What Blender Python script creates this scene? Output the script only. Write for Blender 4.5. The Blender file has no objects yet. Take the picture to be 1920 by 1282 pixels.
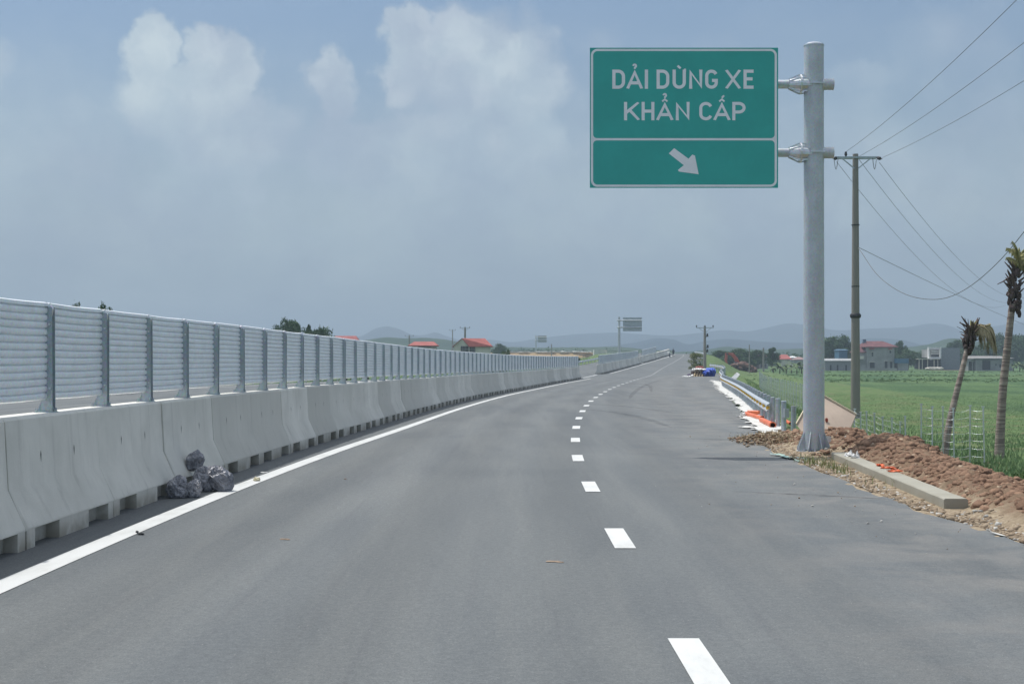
import bpy, math, random
import numpy as np
from mathutils import Vector, Matrix, noise as mnoise
R = math.radians
random.seed(7)
rng = np.random.default_rng(7)
S = bpy.context.scene
COL = S.collection

# ------------------------------------------------------------------ camera
F = 2700.0      # focal length in pixels of the 1920 px wide photograph
HC = 1.9        # eye height
HY = 672.0      # horizon row
cam = bpy.data.cameras.new("camera")
cam.sensor_width = 36.0
cam.lens = 36.0 * F / 1920
cam.shift_y = (HY - 641.0) / 1920
cam.clip_start = 0.05
cam.clip_end = 30000
co = bpy.data.objects.new("camera", cam)
co.location = (0, 0, HC)
co.rotation_euler = (R(90), 0, 0)
COL.objects.link(co)
S.camera = co

# ------------------------------------------------------------------ light
SUN_AZ = R(-54)     # seen from the road: left and ahead
SUN_EL = R(68)
sd = Vector((math.sin(SUN_AZ) * math.cos(SUN_EL), math.cos(SUN_AZ) * math.cos(SUN_EL), math.sin(SUN_EL)))
sl = bpy.data.lights.new("sun", 'SUN')
sl.energy = 2.45
sl.angle = R(0.8)
sl.color = (1.0, 0.965, 0.91)
so = bpy.data.objects.new("sun", sl)
so.location = (0, 0, 60)
so.rotation_euler = sd.to_track_quat('Z', 'Y').to_euler()
COL.objects.link(so)
S.view_settings.view_transform = 'Standard'
S.view_settings.look = 'None'
S.view_settings.exposure = 0.52
S.view_settings.gamma = 1
S.cycles.use_denoising = True
S.cycles.max_bounces = 6
S.cycles.volume_bounces = 0
S.cycles.transparent_max_bounces = 16

W = bpy.data.worlds.new("World")
S.world = W
W.use_nodes = True


class NT:
    """tiny node-tree helper"""
    def __init__(s, tree):
        s.t = tree
        s.n = tree.nodes
        s.l = tree.links

    def node(s, typ, **kw):
        n = s.n.new(typ)
        for k, v in kw.items():
            setattr(n, k, v)
        return n

    def set(s, sock, v):
        if isinstance(v, bpy.types.NodeSocket):
            s.l.new(v, sock)
        else:
            if sock.type == 'RGBA' and len(v) == 3:
                v = (*v, 1)
            sock.default_value = v

    def math(s, op, a, b=0.0, c=None, clamp=False):
        n = s.node('ShaderNodeMath', operation=op, use_clamp=clamp)
        s.set(n.inputs[0], a)
        s.set(n.inputs[1], b)
        if c is not None:
            s.set(n.inputs[2], c)
        return n.outputs[0]

    def vmath(s, op, a, b):
        n = s.node('ShaderNodeVectorMath', operation=op)
        s.set(n.inputs[0], a)
        s.set(n.inputs[1], b)
        return n.outputs[0]

    def mix(s, f, a, b, blend='MIX'):
        n = s.node('ShaderNodeMix', data_type='RGBA', blend_type=blend)
        s.set(n.inputs[0], f)
        s.set(n.inputs[6], a)
        s.set(n.inputs[7], b)
        return n.outputs[2]

    def noise(s, vec, scale, detail=4, rough=.55, dist=0.0):
        n = s.node('ShaderNodeTexNoise')
        s.set(n.inputs['Vector'], vec)
        n.inputs['Scale'].default_value = scale
        n.inputs['Detail'].default_value = detail
        n.inputs['Roughness'].default_value = rough
        n.inputs['Distortion'].default_value = dist
        return n.outputs['Fac']

    def voro(s, vec, scale, feature='F1'):
        n = s.node('ShaderNodeTexVoronoi', feature=feature)
        s.set(n.inputs['Vector'], vec)
        n.inputs['Scale'].default_value = scale
        return n

    def ss(s, v, lo, hi, o0=0.0, o1=1.0):
        n = s.node('ShaderNodeMapRange', interpolation_type='SMOOTHSTEP')
        s.set(n.inputs[0], v)
        for i, q in enumerate((lo, hi, o0, o1)):
            n.inputs[1 + i].default_value = q
        return n.outputs[0]

    def comb(s, x, y, z=0.0):
        n = s.node('ShaderNodeCombineXYZ')
        s.set(n.inputs[0], x)
        s.set(n.inputs[1], y)
        s.set(n.inputs[2], z)
        return n.outputs[0]


# ---- sky: Nishita atmosphere with a broken layer of hazy cumulus
w = NT(W.node_tree)
w.n.clear()
sky = w.node('ShaderNodeTexSky', sky_type='NISHITA')
sky.sun_disc = False
sky.sun_elevation = SUN_EL
sky.sun_rotation = SUN_AZ
sky.air_density = 1.3
sky.dust_density = 2.0
sky.ozone_density = 1.5
tc = w.node('ShaderNodeTexCoord')
sep = w.node('ShaderNodeSeparateXYZ')
w.l.new(tc.outputs['Generated'], sep.inputs[0])
az = w.math('ARCTAN2', sep.outputs[0], sep.outputs[1])
el = w.math('ARCSINE', sep.outputs[2])
uv = w.comb(az, el, 0.0)
def wcol(vec, sc, det, rough=.6):
    n = w.node('ShaderNodeTexNoise')
    w.l.new(vec, n.inputs['Vector'])
    n.inputs['Scale'].default_value = sc
    n.inputs['Detail'].default_value = det
    n.inputs['Roughness'].default_value = rough
    return w.vmath('SUBTRACT', n.outputs['Color'], (.5, .5, .5))


nz1 = w.noise(uv, 17, 6, .58)
nz2 = w.noise(uv, 75, 6, .62)
# billowing outline: the cloud coordinates are pushed about at two scales
wuv = w.vmath('ADD', uv, w.vmath('MULTIPLY', wcol(uv, 13, 3), (.045, .038, 0)))
wuv = w.vmath('ADD', wuv, w.vmath('MULTIPLY', wcol(uv, 42, 4, .6), (.020, .020, 0)))
wuv = w.vmath('ADD', wuv, w.vmath('MULTIPLY', wcol(uv, 120, 5, .65), (.011, .011, 0)))
vor = w.voro(w.vmath('ADD', uv, w.vmath('MULTIPLY', wcol(uv, 60, 3), (.012, .012, 0))), 42, 'SMOOTH_F1')
puff = w.math('SUBTRACT', .42, vor.outputs['Distance'])
ws = w.node('ShaderNodeSeparateXYZ')
w.l.new(wuv, ws.inputs[0])
waz, wel = ws.outputs[0], ws.outputs[1]
# cumulus heads (azimuth, elevation, half widths, strength); they fade out downwards
BL = [(295, 85, 60, 58, 1.0), (425, 92, 78, 66, 1.0), (350, 150, 150, 80, .95), (440, 62, 34, 40, .9), (440, 215, 190, 90, .9), (560, 250, 150, 60, .7),
      (628, 125, 60, 62, .95), (575, 118, 18, 40, .6), (640, 230, 130, 70, .85), (770, 35, 60, 70, 1.0), (870, 70, 150, 110, .95), (985, 90, 95, 110, .85), (740, 240, 280, 90, .85),
      (930, 240, 190, 130, .85), (160, 290, 200, 110, .6), (450, 350, 330, 110, .6), (800, 350, 330, 90, .55), (1130, 50, 70, 50, .45), (30, 115, 70, 60, .6), (160, 200, 90, 70, .5),
      (1600, 130, 110, 40, .50), (1830, 240, 230, 90, .5), (1330, 430, 330, 70, .4), (900, 500, 600, 60, .35), (1750, 60, 200, 90, .45), (1250, 300, 260, 120, .35)]
fld = None
for (px, py, rx, ry, st) in BL:
    a = w.math('DIVIDE', w.math('SUBTRACT', waz, (px - 960) / F), rx / F)
    b = w.math('DIVIDE', w.math('SUBTRACT', wel, (HY - py - 26) / F), ry * .9 / F)
    b = w.math('MAXIMUM', b, w.math('MULTIPLY', b, -.36))
    r2 = w.math('ADD', w.math('MULTIPLY', a, a), w.math('MULTIPLY', b, b))
    v = w.math('SUBTRACT', 1.0, w.math('SQRT', r2))
    v = w.math('ADD', v, w.math('MULTIPLY', puff, .55))
    m = w.math('MULTIPLY', w.ss(v, -.02, .34 + (1 - st) * 1.3), st)
    fld = m if fld is None else w.math('MAXIMUM', fld, m)
# veil thickening towards the horizon, broken cloud elsewhere on the dome, more of it added overhead out of view
hi = w.ss(el, .26, .55)
gen = w.math('MULTIPLY', w.ss(w.noise(w.comb(w.math('MULTIPLY', az, .8), w.math('MULTIPLY', el, 1.6), 3.0), 4, 6, .6), .38, .66), w.math('ADD', .16, w.math('MULTIPLY', hi, .75)))
low = w.ss(w.math('ADD', el, w.math('MULTIPLY', w.math('SUBTRACT', nz1, .5), .16)), .235, .07, 0, .9)
cov = w.math('MAXIMUM', w.math('MAXIMUM', fld, gen), low)
shade = w.math('ADD', w.noise(wuv, 24, 5, .6), w.math('MULTIPLY', puff, .35))
ccol = w.mix(w.ss(shade, .38, .72), (.310, .378, .452), (.375, .437, .492))
top = w.math('MULTIPLY', w.ss(w.math('ADD', fld, w.math('MULTIPLY', w.math('SUBTRACT', nz2, .5), .5)), .55, 1.05), w.ss(el, .15, .20))
ccol = w.mix(w.math('MULTIPLY', top, w.ss(shade, .40, .64, .35, 1.0)), ccol, (.420, .480, .528))
lowc = w.mix(w.ss(el, .0, .15), (.235, .298, .352), (.312, .390, .466))
lowc = w.mix(w.ss(w.noise(w.comb(w.math('MULTIPLY', az, 1), w.math('MULTIPLY', el, 2.4), 1.0), 9, 5, .6), .42, .68, 0, .8), lowc, (.325, .392, .445))
ccol = w.mix(w.ss(el, .05, .185), lowc, ccol)
# bright unseen cloud overhead and behind, plus sun glow, added to fill shade
ccol = w.mix(hi, ccol, w.mix(w.ss(shade, .35, .7), (.62, .64, .66), (1.05, 1.05, 1.02)))
mot = w.math('ADD', w.math('MULTIPLY', w.ss(w.noise(wuv, 9, 7, .62), .36, .66), .24), .89)
ccol = w.mix(1.0, ccol, w.comb(mot, mot, w.math('ADD', w.math('MULTIPLY', mot, .6), .4)), 'MULTIPLY')
skyc = w.mix(1.0, sky.outputs[0], (.054, .060, .0690), 'MULTIPLY')
fin = w.mix(w.math('MULTIPLY', cov, .93), skyc, ccol)
w.vmath('DOT_PRODUCT', tc.outputs['Generated'], tuple(sd))
sdn = [n for n in w.n if n.type == 'VECT_MATH' and n.operation == 'DOT_PRODUCT'][0].outputs['Value']
glow = w.math('MULTIPLY', w.math('POWER', w.math('MAXIMUM', sdn, 0.0), 14.0), 1.9)
fin = w.mix(1.0, fin, w.mix(glow, (0, 0, 0), (1.0, .97, .90)), 'ADD')
bg = w.node('ShaderNodeBackground')
w.l.new(fin, bg.inputs[0])
bg.inputs[1].default_value = 1.0
ow = w.node('ShaderNodeOutputWorld')
w.l.new(bg.outputs[0], ow.inputs[0])
W.cycles.sampling_method = 'MANUAL'
W.cycles.sample_map_resolution = 512

# ------------------------------------------------------------------ helpers
def P(px, py, d):
    """world point seen at photo pixel px,py at distance d"""
    return Vector(((px - 960) * d / F, d, HC - (py - HY) * d / F))


def G(px, py, z=0.0):
    d = (HC - z) * F / (py - HY)
    return Vector(((px - 960) * d / F, d, z))


def tag(o, label=None, cat=None, group=None, kind=None):
    for k, v in (('label', label), ('category', cat), ('group', group), ('kind', kind)):
        if v:
            o[k] = v
    return o


def empty(name, loc=(0, 0, 0), rz=0.0):
    o = bpy.data.objects.new(name, None)
    o.empty_display_size = .3
    o.location = loc
    o.rotation_euler = (0, 0, rz)
    COL.objects.link(o)
    return o


def wloc(o):
    v = Vector((0, 0, 0))
    while o:
        v += Vector(o.location)
        o = o.parent
    return v


class M:
    def __init__(s):
        s.v = []
        s.f = []
        s.m = []
        s.mi = 0

    def add(s, vs, fs, mi=None):
        b = len(s.v)
        s.v += [tuple(q) for q in vs]
        s.f += [tuple(i + b for i in f) for f in fs]
        s.m += [s.mi if mi is None else mi] * len(fs)

    def box(s, x0, x1, y0, y1, z0, z1, mat=None, mi=None):
        vs = [Vector((x, y, z)) for z in (z0, z1) for (x, y) in ((x0, y0), (x1, y0), (x1, y1), (x0, y1))]
        if mat:
            vs = [mat @ q for q in vs]
        s.add(vs, [(3, 2, 1, 0), (4, 5, 6, 7), (0, 1, 5, 4), (1, 2, 6, 5), (2, 3, 7, 6), (3, 0, 4, 7)], mi)

    def bar(s, p0, p1, wd, ht, mi=None, up=(0, 0, 1)):
        """box from p0 to p1 with width and height"""
        p0, p1 = Vector(p0), Vector(p1)
        t = (p1 - p0)
        L = t.length
        t.normalize()
        a = t.cross(Vector(up))
        if a.length < 1e-4:
            a = t.cross(Vector((1, 0, 0)))
        a.normalize()
        b = a.cross(t)
        vs = []
        for q in (p0, p1):
            for (i, j) in ((-1, -1), (1, -1), (1, 1), (-1, 1)):
                vs.append(q + a * i * wd / 2 + b * j * ht / 2)
        s.add(vs, [(3, 2, 1, 0), (4, 5, 6, 7), (0, 1, 5, 4), (1, 2, 6, 5), (2, 3, 7, 6), (3, 0, 4, 7)], mi)

    def rings(s, cs, n, caps=True, mi=None):
        """cs: list of (centre, axis_a, axis_b, radius)"""
        vs = []
        for (c, a, b, r) in cs:
            for i in range(n):
                t = 2 * math.pi * i / n
                vs.append(c + a * (math.cos(t) * r) + b * (math.sin(t) * r))
        fs = []
        for k in range(len(cs) - 1):
            for i in range(n):
                j = (i + 1) % n
                fs.append((k * n + i, k * n + j, (k + 1) * n + j, (k + 1) * n + i))
        if caps:
            fs.append(tuple(range(n - 1, -1, -1)))
            fs.append(tuple((len(cs) - 1) * n + i for i in range(n)))
        s.add(vs, fs, mi)

    def tube(s, pts, rs, n=8, caps=True, mi=None):
        pts = [Vector(p) for p in pts]
        if not hasattr(rs, '__len__'):
            rs = [rs] * len(pts)
        cs = []
        pa = None
        for i, p in enumerate(pts):
            t = (pts[min(i + 1, len(pts) - 1)] - pts[max(i - 1, 0)])
            if t.length < 1e-9:
                t = Vector((0, 0, 1))
            t.normalize()
            if pa is None:
                ref = Vector((0, 0, 1)) if abs(t.z) < .9 else Vector((1, 0, 0))
                a = t.cross(ref).normalized()
            else:
                a = (pa - t * pa.dot(t))
                a = a.normalized() if a.length > 1e-6 else t.orthogonal().normalized()
            pa = a
            cs.append((p, a, t.cross(a), rs[i]))
        s.rings(cs, n, caps, mi)

    def prism(s, poly, y0, y1, mi=None):
        """poly of (x,z) extruded along y"""
        n = len(poly)
        vs = [(x, y0, z) for x, z in poly] + [(x, y1, z) for x, z in poly]
        fs = [tuple(range(n)), tuple(range(2 * n - 1, n - 1, -1))]
        fs += [(i, i + n, (i + 1) % n + n, (i + 1) % n) for i in range(n)]
        s.add(vs, fs, mi)

    def lump(s, c, r, seed=0, amp=.25, sc=2.0, nu=14, nv=9, mi=None, rot=0.0):
        c = Vector(c)
        vs = []
        for j in range(nv + 1):
            ph = math.pi * j / nv
            for i in range(nu):
                th = 2 * math.pi * i / nu
                d = Vector((math.sin(ph) * math.cos(th), math.sin(ph) * math.sin(th), math.cos(ph)))
                k = 1 + amp * mnoise.noise(d * sc + Vector((seed * 3.7, seed, 0)))
                x, y, z = d.x * r[0] * k, d.y * r[1] * k, d.z * r[2] * k
                vs.append(c + Vector((x * math.cos(rot) - y * math.sin(rot), x * math.sin(rot) + y * math.cos(rot), z)))
        fs = []
        for j in range(nv):
            for i in range(nu):
                k = (i + 1) % nu
                fs.append((j * nu + i, (j + 1) * nu + i, (j + 1) * nu + k, j * nu + k))
        s.add(vs, fs, mi)

    def build(s, name, mats, parent=None, smooth=False, local=False):
        me = bpy.data.meshes.new(name)
        v = np.array(s.v, dtype=float).reshape(-1, 3)
        o = bpy.data.objects.new(name, me)
        if parent is None and not local:
            off = np.array([(v[:, 0].min() + v[:, 0].max()) / 2, (v[:, 1].min() + v[:, 1].max()) / 2, v[:, 2].min()])
            o.location = off
        elif parent is not None and not local:
            off = np.array(wloc(parent))
        else:
            off = np.zeros(3)
        me.from_pydata((v - off).tolist(), [], s.f)
        if not isinstance(mats, (list, tuple)):
            mats = [mats]
        for q in mats:
            me.materials.append(q)
        if len(mats) > 1:
            me.polygons.foreach_set('material_index', s.m)
        if smooth is True:
            me.polygons.foreach_set('use_smooth', [True] * len(me.polygons))
        elif smooth:
            me.polygons.foreach_set('use_smooth', [True] * len(me.polygons))
            me.set_sharp_from_angle(angle=R(smooth))
        me.update()
        COL.objects.link(o)
        if parent is not None:
            o.parent = parent
        return o


def npmesh(name, v, f, mats, parent=None, mi=None, smooth=False):
    """fast mesh from numpy arrays; f is (n,3) or (n,4)"""
    me = bpy.data.meshes.new(name)
    n, k = f.shape
    me.vertices.add(len(v))
    me.vertices.foreach_set('co', v.astype(np.float32).ravel())
    me.loops.add(n * k)
    me.loops.foreach_set('vertex_index', f.astype(np.int32).ravel())
    me.polygons.add(n)
    me.polygons.foreach_set('loop_start', np.arange(0, n * k, k, dtype=np.int32))
    if not isinstance(mats, (list, tuple)):
        mats = [mats]
    for q in mats:
        me.materials.append(q)
    if mi is not None:
        me.polygons.foreach_set('material_index', mi.astype(np.int32))
    if smooth:
        me.polygons.foreach_set('use_smooth', np.ones(n, dtype=bool))
    me.update(calc_edges=True)
    me.validate()
    o = bpy.data.objects.new(name, me)
    COL.objects.link(o)
    if parent is not None:
        o.parent = parent
    return o


def copy_tree(o, parent=None):
    c = o.copy()
    COL.objects.link(c)
    if parent is not None:
        c.parent = parent
    for ch in [q for q in KIDS(o)]:
        copy_tree(ch, c)
    return c


def KIDS(o):
    return [q for q in COL.objects if q.parent == o]


def crom(xs, ys):
    """Catmull-Rom style interpolation over tables"""
    xs = np.array(xs, float)
    ys = np.array(ys, float)
    m = np.gradient(ys, xs)

    def f(x):
        x = np.clip(x, xs[0], xs[-1])
        i = np.clip(np.searchsorted(xs, x) - 1, 0, len(xs) - 2)
        h = xs[i + 1] - xs[i]
        t = (x - xs[i]) / h
        return ((2 * t**3 - 3 * t**2 + 1) * ys[i] + (t**3 - 2 * t**2 + t) * h * m[i]
                + (-2 * t**3 + 3 * t**2) * ys[i + 1] + (t**3 - t**2) * h * m[i + 1])
    return f


# ------------------------------------------------------------------ materials
def mat(name, base, rough=.8, metal=0.0, var=.15, scale=3.0, bump=0.0, bscale=30.0, spec=.5, col2=None, coord='Object', thr=(.35, .65)):
    m = bpy.data.materials.new(name)
    m.use_nodes = True
    t = NT(m.node_tree)
    bs = t.n['Principled BSDF']
    tcn = t.node('ShaderNodeTexCoord')
    vec = tcn.outputs[coord]
    n1 = t.noise(vec, scale, 5, .6)
    c2 = col2 if col2 else tuple(max(0, c * (1 - var)) for c in base)
    c1 = base if col2 else tuple(min(1, c * (1 + var)) for c in base)
    col = t.mix(t.ss(n1, *thr), c2, c1)
    n3 = t.noise(vec, scale * 9, 3, .6)
    col = t.mix(t.math('MULTIPLY', n3, .35), col, tuple(c * .75 for c in base))
    t.l.new(col, bs.inputs['Base Color'])
    bs.inputs['Roughness'].default_value = rough
    bs.inputs['Metallic'].default_value = metal
    bs.inputs['Specular IOR Level'].default_value = spec
    if bump > 0:
        bn = t.node('ShaderNodeBump')
        bn.inputs['Strength'].default_value = min(1, bump)
        bn.inputs['Distance'].default_value = .02
        t.l.new(t.noise(vec, bscale, 6, .65), bn.inputs['Height'])
        t.l.new(bn.outputs[0], bs.inputs['Normal'])
    m['h'] = 1
    return m


MT = {}


def asphalt_mat():
    m = bpy.data.materials.new('asphalt')
    m.use_nodes = True
    t = NT(m.node_tree)
    bs = t.n['Principled BSDF']
    g = t.node('ShaderNodeNewGeometry')
    pos = g.outputs['Position']
    st = t.vmath('MULTIPLY', pos, (1.0, .055, 1.0))
    big = t.noise(t.vmath('MULTIPLY', pos, (1, .35, 1)), .28, 5, .6, .6)
    streak = t.noise(st, 1.4, 5, .6, .2)
    streak2 = t.noise(t.vmath('MULTIPLY', pos, (1.0, .02, 1.0)), 7, 3, .6)
    fine = t.noise(pos, 85, 3, .75)
    grit = t.noise(pos, 22, 4, .7)
    col = t.mix(t.ss(big, .32, .68), (.104, .116, .123), (.135, .147, .150))
    col = t.mix(t.ss(streak, .38, .7, 0, .55), col, (.160, .170, .168))
    col = t.mix(t.ss(streak2, .55, .8, 0, .35), col, (.092, .097, .106))
    speck = t.noise(pos, 13, 3, .75)
    col = t.mix(t.ss(speck, .35, .68), t.mix(1.0, col, (.92, .92, .925), 'MULTIPLY'), t.mix(1.0, col, (1.09, 1.09, 1.085), 'MULTIPLY'))
    col = t.mix(t.ss(t.noise(pos, 36, 2, .7), .35, .7), t.mix(1.0, col, (.90, .90, .90), 'MULTIPLY'), t.mix(1.0, col, (1.12, 1.12, 1.12), 'MULTIPLY'))
    # dust near the right-hand side
    sp = t.node('ShaderNodeSeparateXYZ')
    t.l.new(pos, sp.inputs[0])
    curve = t.math('SUBTRACT', sp.outputs[0], t.math('MULTIPLY', t.math('POWER', t.math('MAXIMUM', sp.outputs[1], 0.0), 2.0), .00056))
    wave = t.math('COSINE', t.math('MULTIPLY', t.math('ADD', curve, .35), 3.45))
    wv = t.ss(t.math('MULTIPLY', wave, t.ss(t.noise(st, .5, 4, .6), .3, .65)), -.8, .8, .93, 1.07)
    col = t.mix(1.0, col, t.comb(wv, wv, wv), 'MULTIPLY')
    dust = t.math('MULTIPLY', t.ss(curve, 1.0, 5.0), t.ss(t.noise(pos, .9, 5, .65, .4), .38, .72, 0, .6))
    col = t.mix(dust, col, (.235, .225, .208))
    # dark rolled-in tracks
    col = t.mix(t.ss(t.noise(t.vmath('MULTIPLY', pos, (.6, .25, 1)), .5, 2, .5, 1.2), .60, .72, 0, .12), col, (.105, .11, .118))
    # pale specks
    vs = t.voro(pos, 9)
    col = t.mix(t.math('MULTIPLY', t.math('LESS_THAN', vs.outputs['Distance'], .05), .4), col, (.48, .47, .44))
    col = t.mix(t.ss(fine, .25, .8, 0, 1), t.mix(1.0, col, (.68, .68, .68), 'MULTIPLY'), t.mix(1.0, col, (1.28, 1.28, 1.28), 'MULTIPLY'))
    col = t.mix(t.ss(grit, .3, .75, 0, .35), col, t.mix(1.0, col, (1.25, 1.24, 1.22), 'MULTIPLY'))
    t.l.new(col, bs.inputs['Base Color'])
    bs.inputs['Roughness'].default_value = .82
    bs.inputs['Specular IOR Level'].default_value = .35
    bn = t.node('ShaderNodeBump')
    bn.inputs['Strength'].default_value = .5
    bn.inputs['Distance'].default_value = .006
    t.l.new(t.noise(pos, 120, 3, .7), bn.inputs['Height'])
    t.l.new(bn.outputs[0], bs.inputs['Normal'])
    return m


def concrete_mat(name, a, b, stain_hole=.5):
    """precast concrete: cloudy, vertical wet streaks, small pits"""
    m = bpy.data.materials.new(name)
    m.use_nodes = True
    t = NT(m.node_tree)
    bs = t.n['Principled BSDF']
    g = t.node('ShaderNodeNewGeometry')
    pos = g.outputs['Position']
    oi = t.node('ShaderNodeObjectInfo')
    cl = t.noise(pos, 1.1, 6, .6, .3)
    stv = t.noise(t.vmath('MULTIPLY', pos, (1, 1, .06)), 4.5, 6, .7)
    pit = t.voro(pos, 22)
    col = t.mix(t.ss(cl, .3, .7), a, b)
    col = t.mix(t.ss(oi.outputs['Random'], 0, 1, 0, .9), col, tuple(q * .84 for q in a))
    col = t.mix(t.ss(stv, .5, .78, 0, stain_hole), col, tuple(q * .62 for q in a))
    col = t.mix(t.math('MULTIPLY', t.math('LESS_THAN', pit.outputs['Distance'], .07), .35), col, (.1, .1, .095))
    sp = t.node('ShaderNodeSeparateXYZ')
    tco = t.node('ShaderNodeTexCoord')
    t.l.new(tco.outputs['Object'], sp.inputs[0])
    mud = t.math('MULTIPLY', t.ss(sp.outputs[2], .26, .0), t.ss(t.noise(pos, 3, 4, .6), .3, .6, .25, .8))
    col = t.mix(mud, col, (.30, .27, .21))
    t.l.new(col, bs.inputs['Base Color'])
    bs.inputs['Roughness'].default_value = .86
    bs.inputs['Specular IOR Level'].default_value = .3
    bn = t.node('ShaderNodeBump')
    bn.inputs['Strength'].default_value = .35
    bn.inputs['Distance'].default_value = .01
    t.l.new(t.noise(pos, 40, 5, .65), bn.inputs['Height'])
    t.l.new(bn.outputs[0], bs.inputs['Normal'])
    return m


def paint_mat():
    m = bpy.data.materials.new('road_paint')
    m.use_nodes = True
    t = NT(m.node_tree)
    bs = t.n['Principled BSDF']
    g = t.node('ShaderNodeNewGeometry')
    pos = g.outputs['Position']
    col = t.mix(t.ss(t.noise(t.vmath('MULTIPLY', pos, (1, .3, 1)), 3, 6, .7), .42, .75), (.62, .63, .62), (.50, .51, .49))
    col = t.mix(t.ss(t.noise(pos, 60, 3, .7), .62, .8, 0, .4), col, (.45, .45, .43))
    t.l.new(col, bs.inputs['Base Color'])
    bs.inputs['Roughness'].default_value = .6
    return m


def field_mat():
    m = bpy.data.materials.new('rice_field')
    m.use_nodes = True
    t = NT(m.node_tree)
    bs = t.n['Principled BSDF']
    g = t.node('ShaderNodeNewGeometry')
    pos = g.outputs['Position']
    rows = t.noise(t.vmath('MULTIPLY', pos, (.10, .035, 1)), 1.0, 5, .6, .4)
    mid = t.noise(t.vmath('MULTIPLY', pos, (.5, .12, 1)), 1.0, 6, .7)
    fine = t.noise(t.vmath('MULTIPLY', pos, (3, 1.4, 1)), 1.0, 4, .75)
    col = t.mix(t.ss(rows, .36, .62), (.075, .140, .066), (.145, .225, .095))
    col = t.mix(t.ss(mid, .4, .7, 0, .6), col, (.105, .175, .078))
    col = t.mix(t.ss(t.noise(t.vmath('MULTIPLY', pos, (.02, .012, 1)), 1.0, 3, .5), .55, .7, 0, .5), col, (.15, .165, .07))
    col = t.mix(t.ss(fine, .35, .8), t.mix(1.0, col, (.55, .6, .55), 'MULTIPLY'), t.mix(1.0, col, (1.35, 1.35, 1.3), 'MULTIPLY'))
    t.l.new(col, bs.inputs['Base Color'])
    bs.inputs['Roughness'].default_value = .9
    bs.inputs['Specular IOR Level'].default_value = .15
    bn = t.node('ShaderNodeBump')
    bn.inputs['Strength'].default_value = 1
    bn.inputs['Distance'].default_value = .25
    t.l.new(t.noise(pos, 3.5, 5, .7), bn.inputs['Height'])
    t.l.new(bn.outputs[0], bs.inputs['Normal'])
    return m


def leaf_mat(name, c1, c2, sc=.6):
    m = bpy.data.materials.new(name)
    m.use_nodes = True
    t = NT(m.node_tree)
    bs = t.n['Principled BSDF']
    tcn = t.node('ShaderNodeTexCoord')
    vec = tcn.outputs['Object']
    col = t.mix(t.ss(t.noise(vec, sc, 4, .6), .35, .65), c1, c2)
    col = t.mix(t.ss(t.noise(vec, sc * 14, 2, .6), .3, .8, 0, .5), col, tuple(q * 1.6 for q in c2))
    t.l.new(col, bs.inputs['Base Color'])
    bs.inputs['Roughness'].default_value = .65
    bs.inputs['Specular IOR Level'].default_value = .25
    return m


def metal_mat(name, base, rough, var=.12, streak=True, metal=.75):
    m = bpy.data.materials.new(name)
    m.use_nodes = True
    t = NT(m.node_tree)
    bs = t.n['Principled BSDF']
    g = t.node('ShaderNodeNewGeometry')
    pos = g.outputs['Position']
    a = t.noise(pos, 4, 5, .65)
    b = t.noise(t.vmath('MULTIPLY', pos, (1, 1, .12 if streak else 1)), 9, 5, .7, .5)
    sp = t.voro(pos, 45)
    col = t.mix(t.ss(a, .3, .7), tuple(q * (1 - var) for q in base), tuple(min(1, q * (1 + var)) for q in base))
    col = t.mix(t.ss(b, .45, .75, 0, .45), col, tuple(q * (1 - 2 * var) for q in base))
    col = t.mix(.12, col, sp.outputs['Color'])
    t.l.new(col, bs.inputs['Base Color'])
    bs.inputs['Metallic'].default_value = metal
    t.set(bs.inputs['Roughness'], t.ss(b, .3, .75, rough * .85, min(1, rough * 1.25)))
    return m


MT['asphalt'] = asphalt_mat()
MT['paint'] = paint_mat()
MT['block'] = concrete_mat('precast_concrete', (.63, .625, .57), (.76, .75, .69), .5)
MT['kerb'] = concrete_mat('kerb_concrete', (.30, .29, .24), (.385, .375, .32), .25)
MT['poleconc'] = concrete_mat('pole_concrete', (.30, .285, .255), (.37, .35, .31), .4)
MT['field'] = field_mat()
MT['galv'] = metal_mat('galvanised_steel', (.50, .54, .57), .50, .14)
MT['galvsign'] = metal_mat('galvanised_pipe', (.54, .58, .61), .48, .08, True, .35)
MT['galvbright'] = metal_mat('bright_zinc', (.72, .75, .77), .36, .08)
MT['slat'] = metal_mat('screen_steel', (.88, .92, .94), .40, .05, False, .22)
MT['postgrey'] = metal_mat('post_steel', (.40, .47, .50), .42, .08, True, .4)
MT['stain_hole'] = mat('dark_tie_hole', (.10, .105, .10), .9)  # darkness inside the block tie holes, put into the colour
MT['earth'] = mat('bare_earth', (.12, .07, .055), .95, 0, .3, 1.2, .9, 7, .2, col2=(.17, .11, .085))
MT['clod'] = mat('soil_clods', (.29, .185, .125), .95, 0, .3, 2.3, .8, 14, .2, col2=(.165, .10, .068))
MT['clodtan'] = mat('pale_soil_clods', (.46, .36, .26), .95, 0, .25, 3, .5, 14, .2)
MT['stone'] = mat('tan_gravel', (.37, .295, .21), .9, 0, .3, 2.5, .6, 22, .3, col2=(.23, .17, .115))
MT['stonegrey'] = mat('grey_gravel', (.44, .43, .40), .9, 0, .3, 3, .4, 22, .3)
MT['cement'] = mat('white_cement_spill', (.66, .66, .63), .9, 0, .1, 2.2, .9, 9, .3, col2=(.40, .40, .38), thr=(.25, .6))
MT['grass'] = leaf_mat('grass_blades', (.125, .205, .090), (.200, .290, .13), .35)
MT['drygrass'] = leaf_mat('weed_blades', (.12, .16, .05), (.25, .26, .12), 2)
MT['leaf'] = leaf_mat('tree_leaves', (.025, .062, .022), (.060, .115, .036), .35)
MT['leaf2'] = leaf_mat('light_tree_leaves', (.05, .095, .025), (.095, .15, .04), .35)
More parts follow.
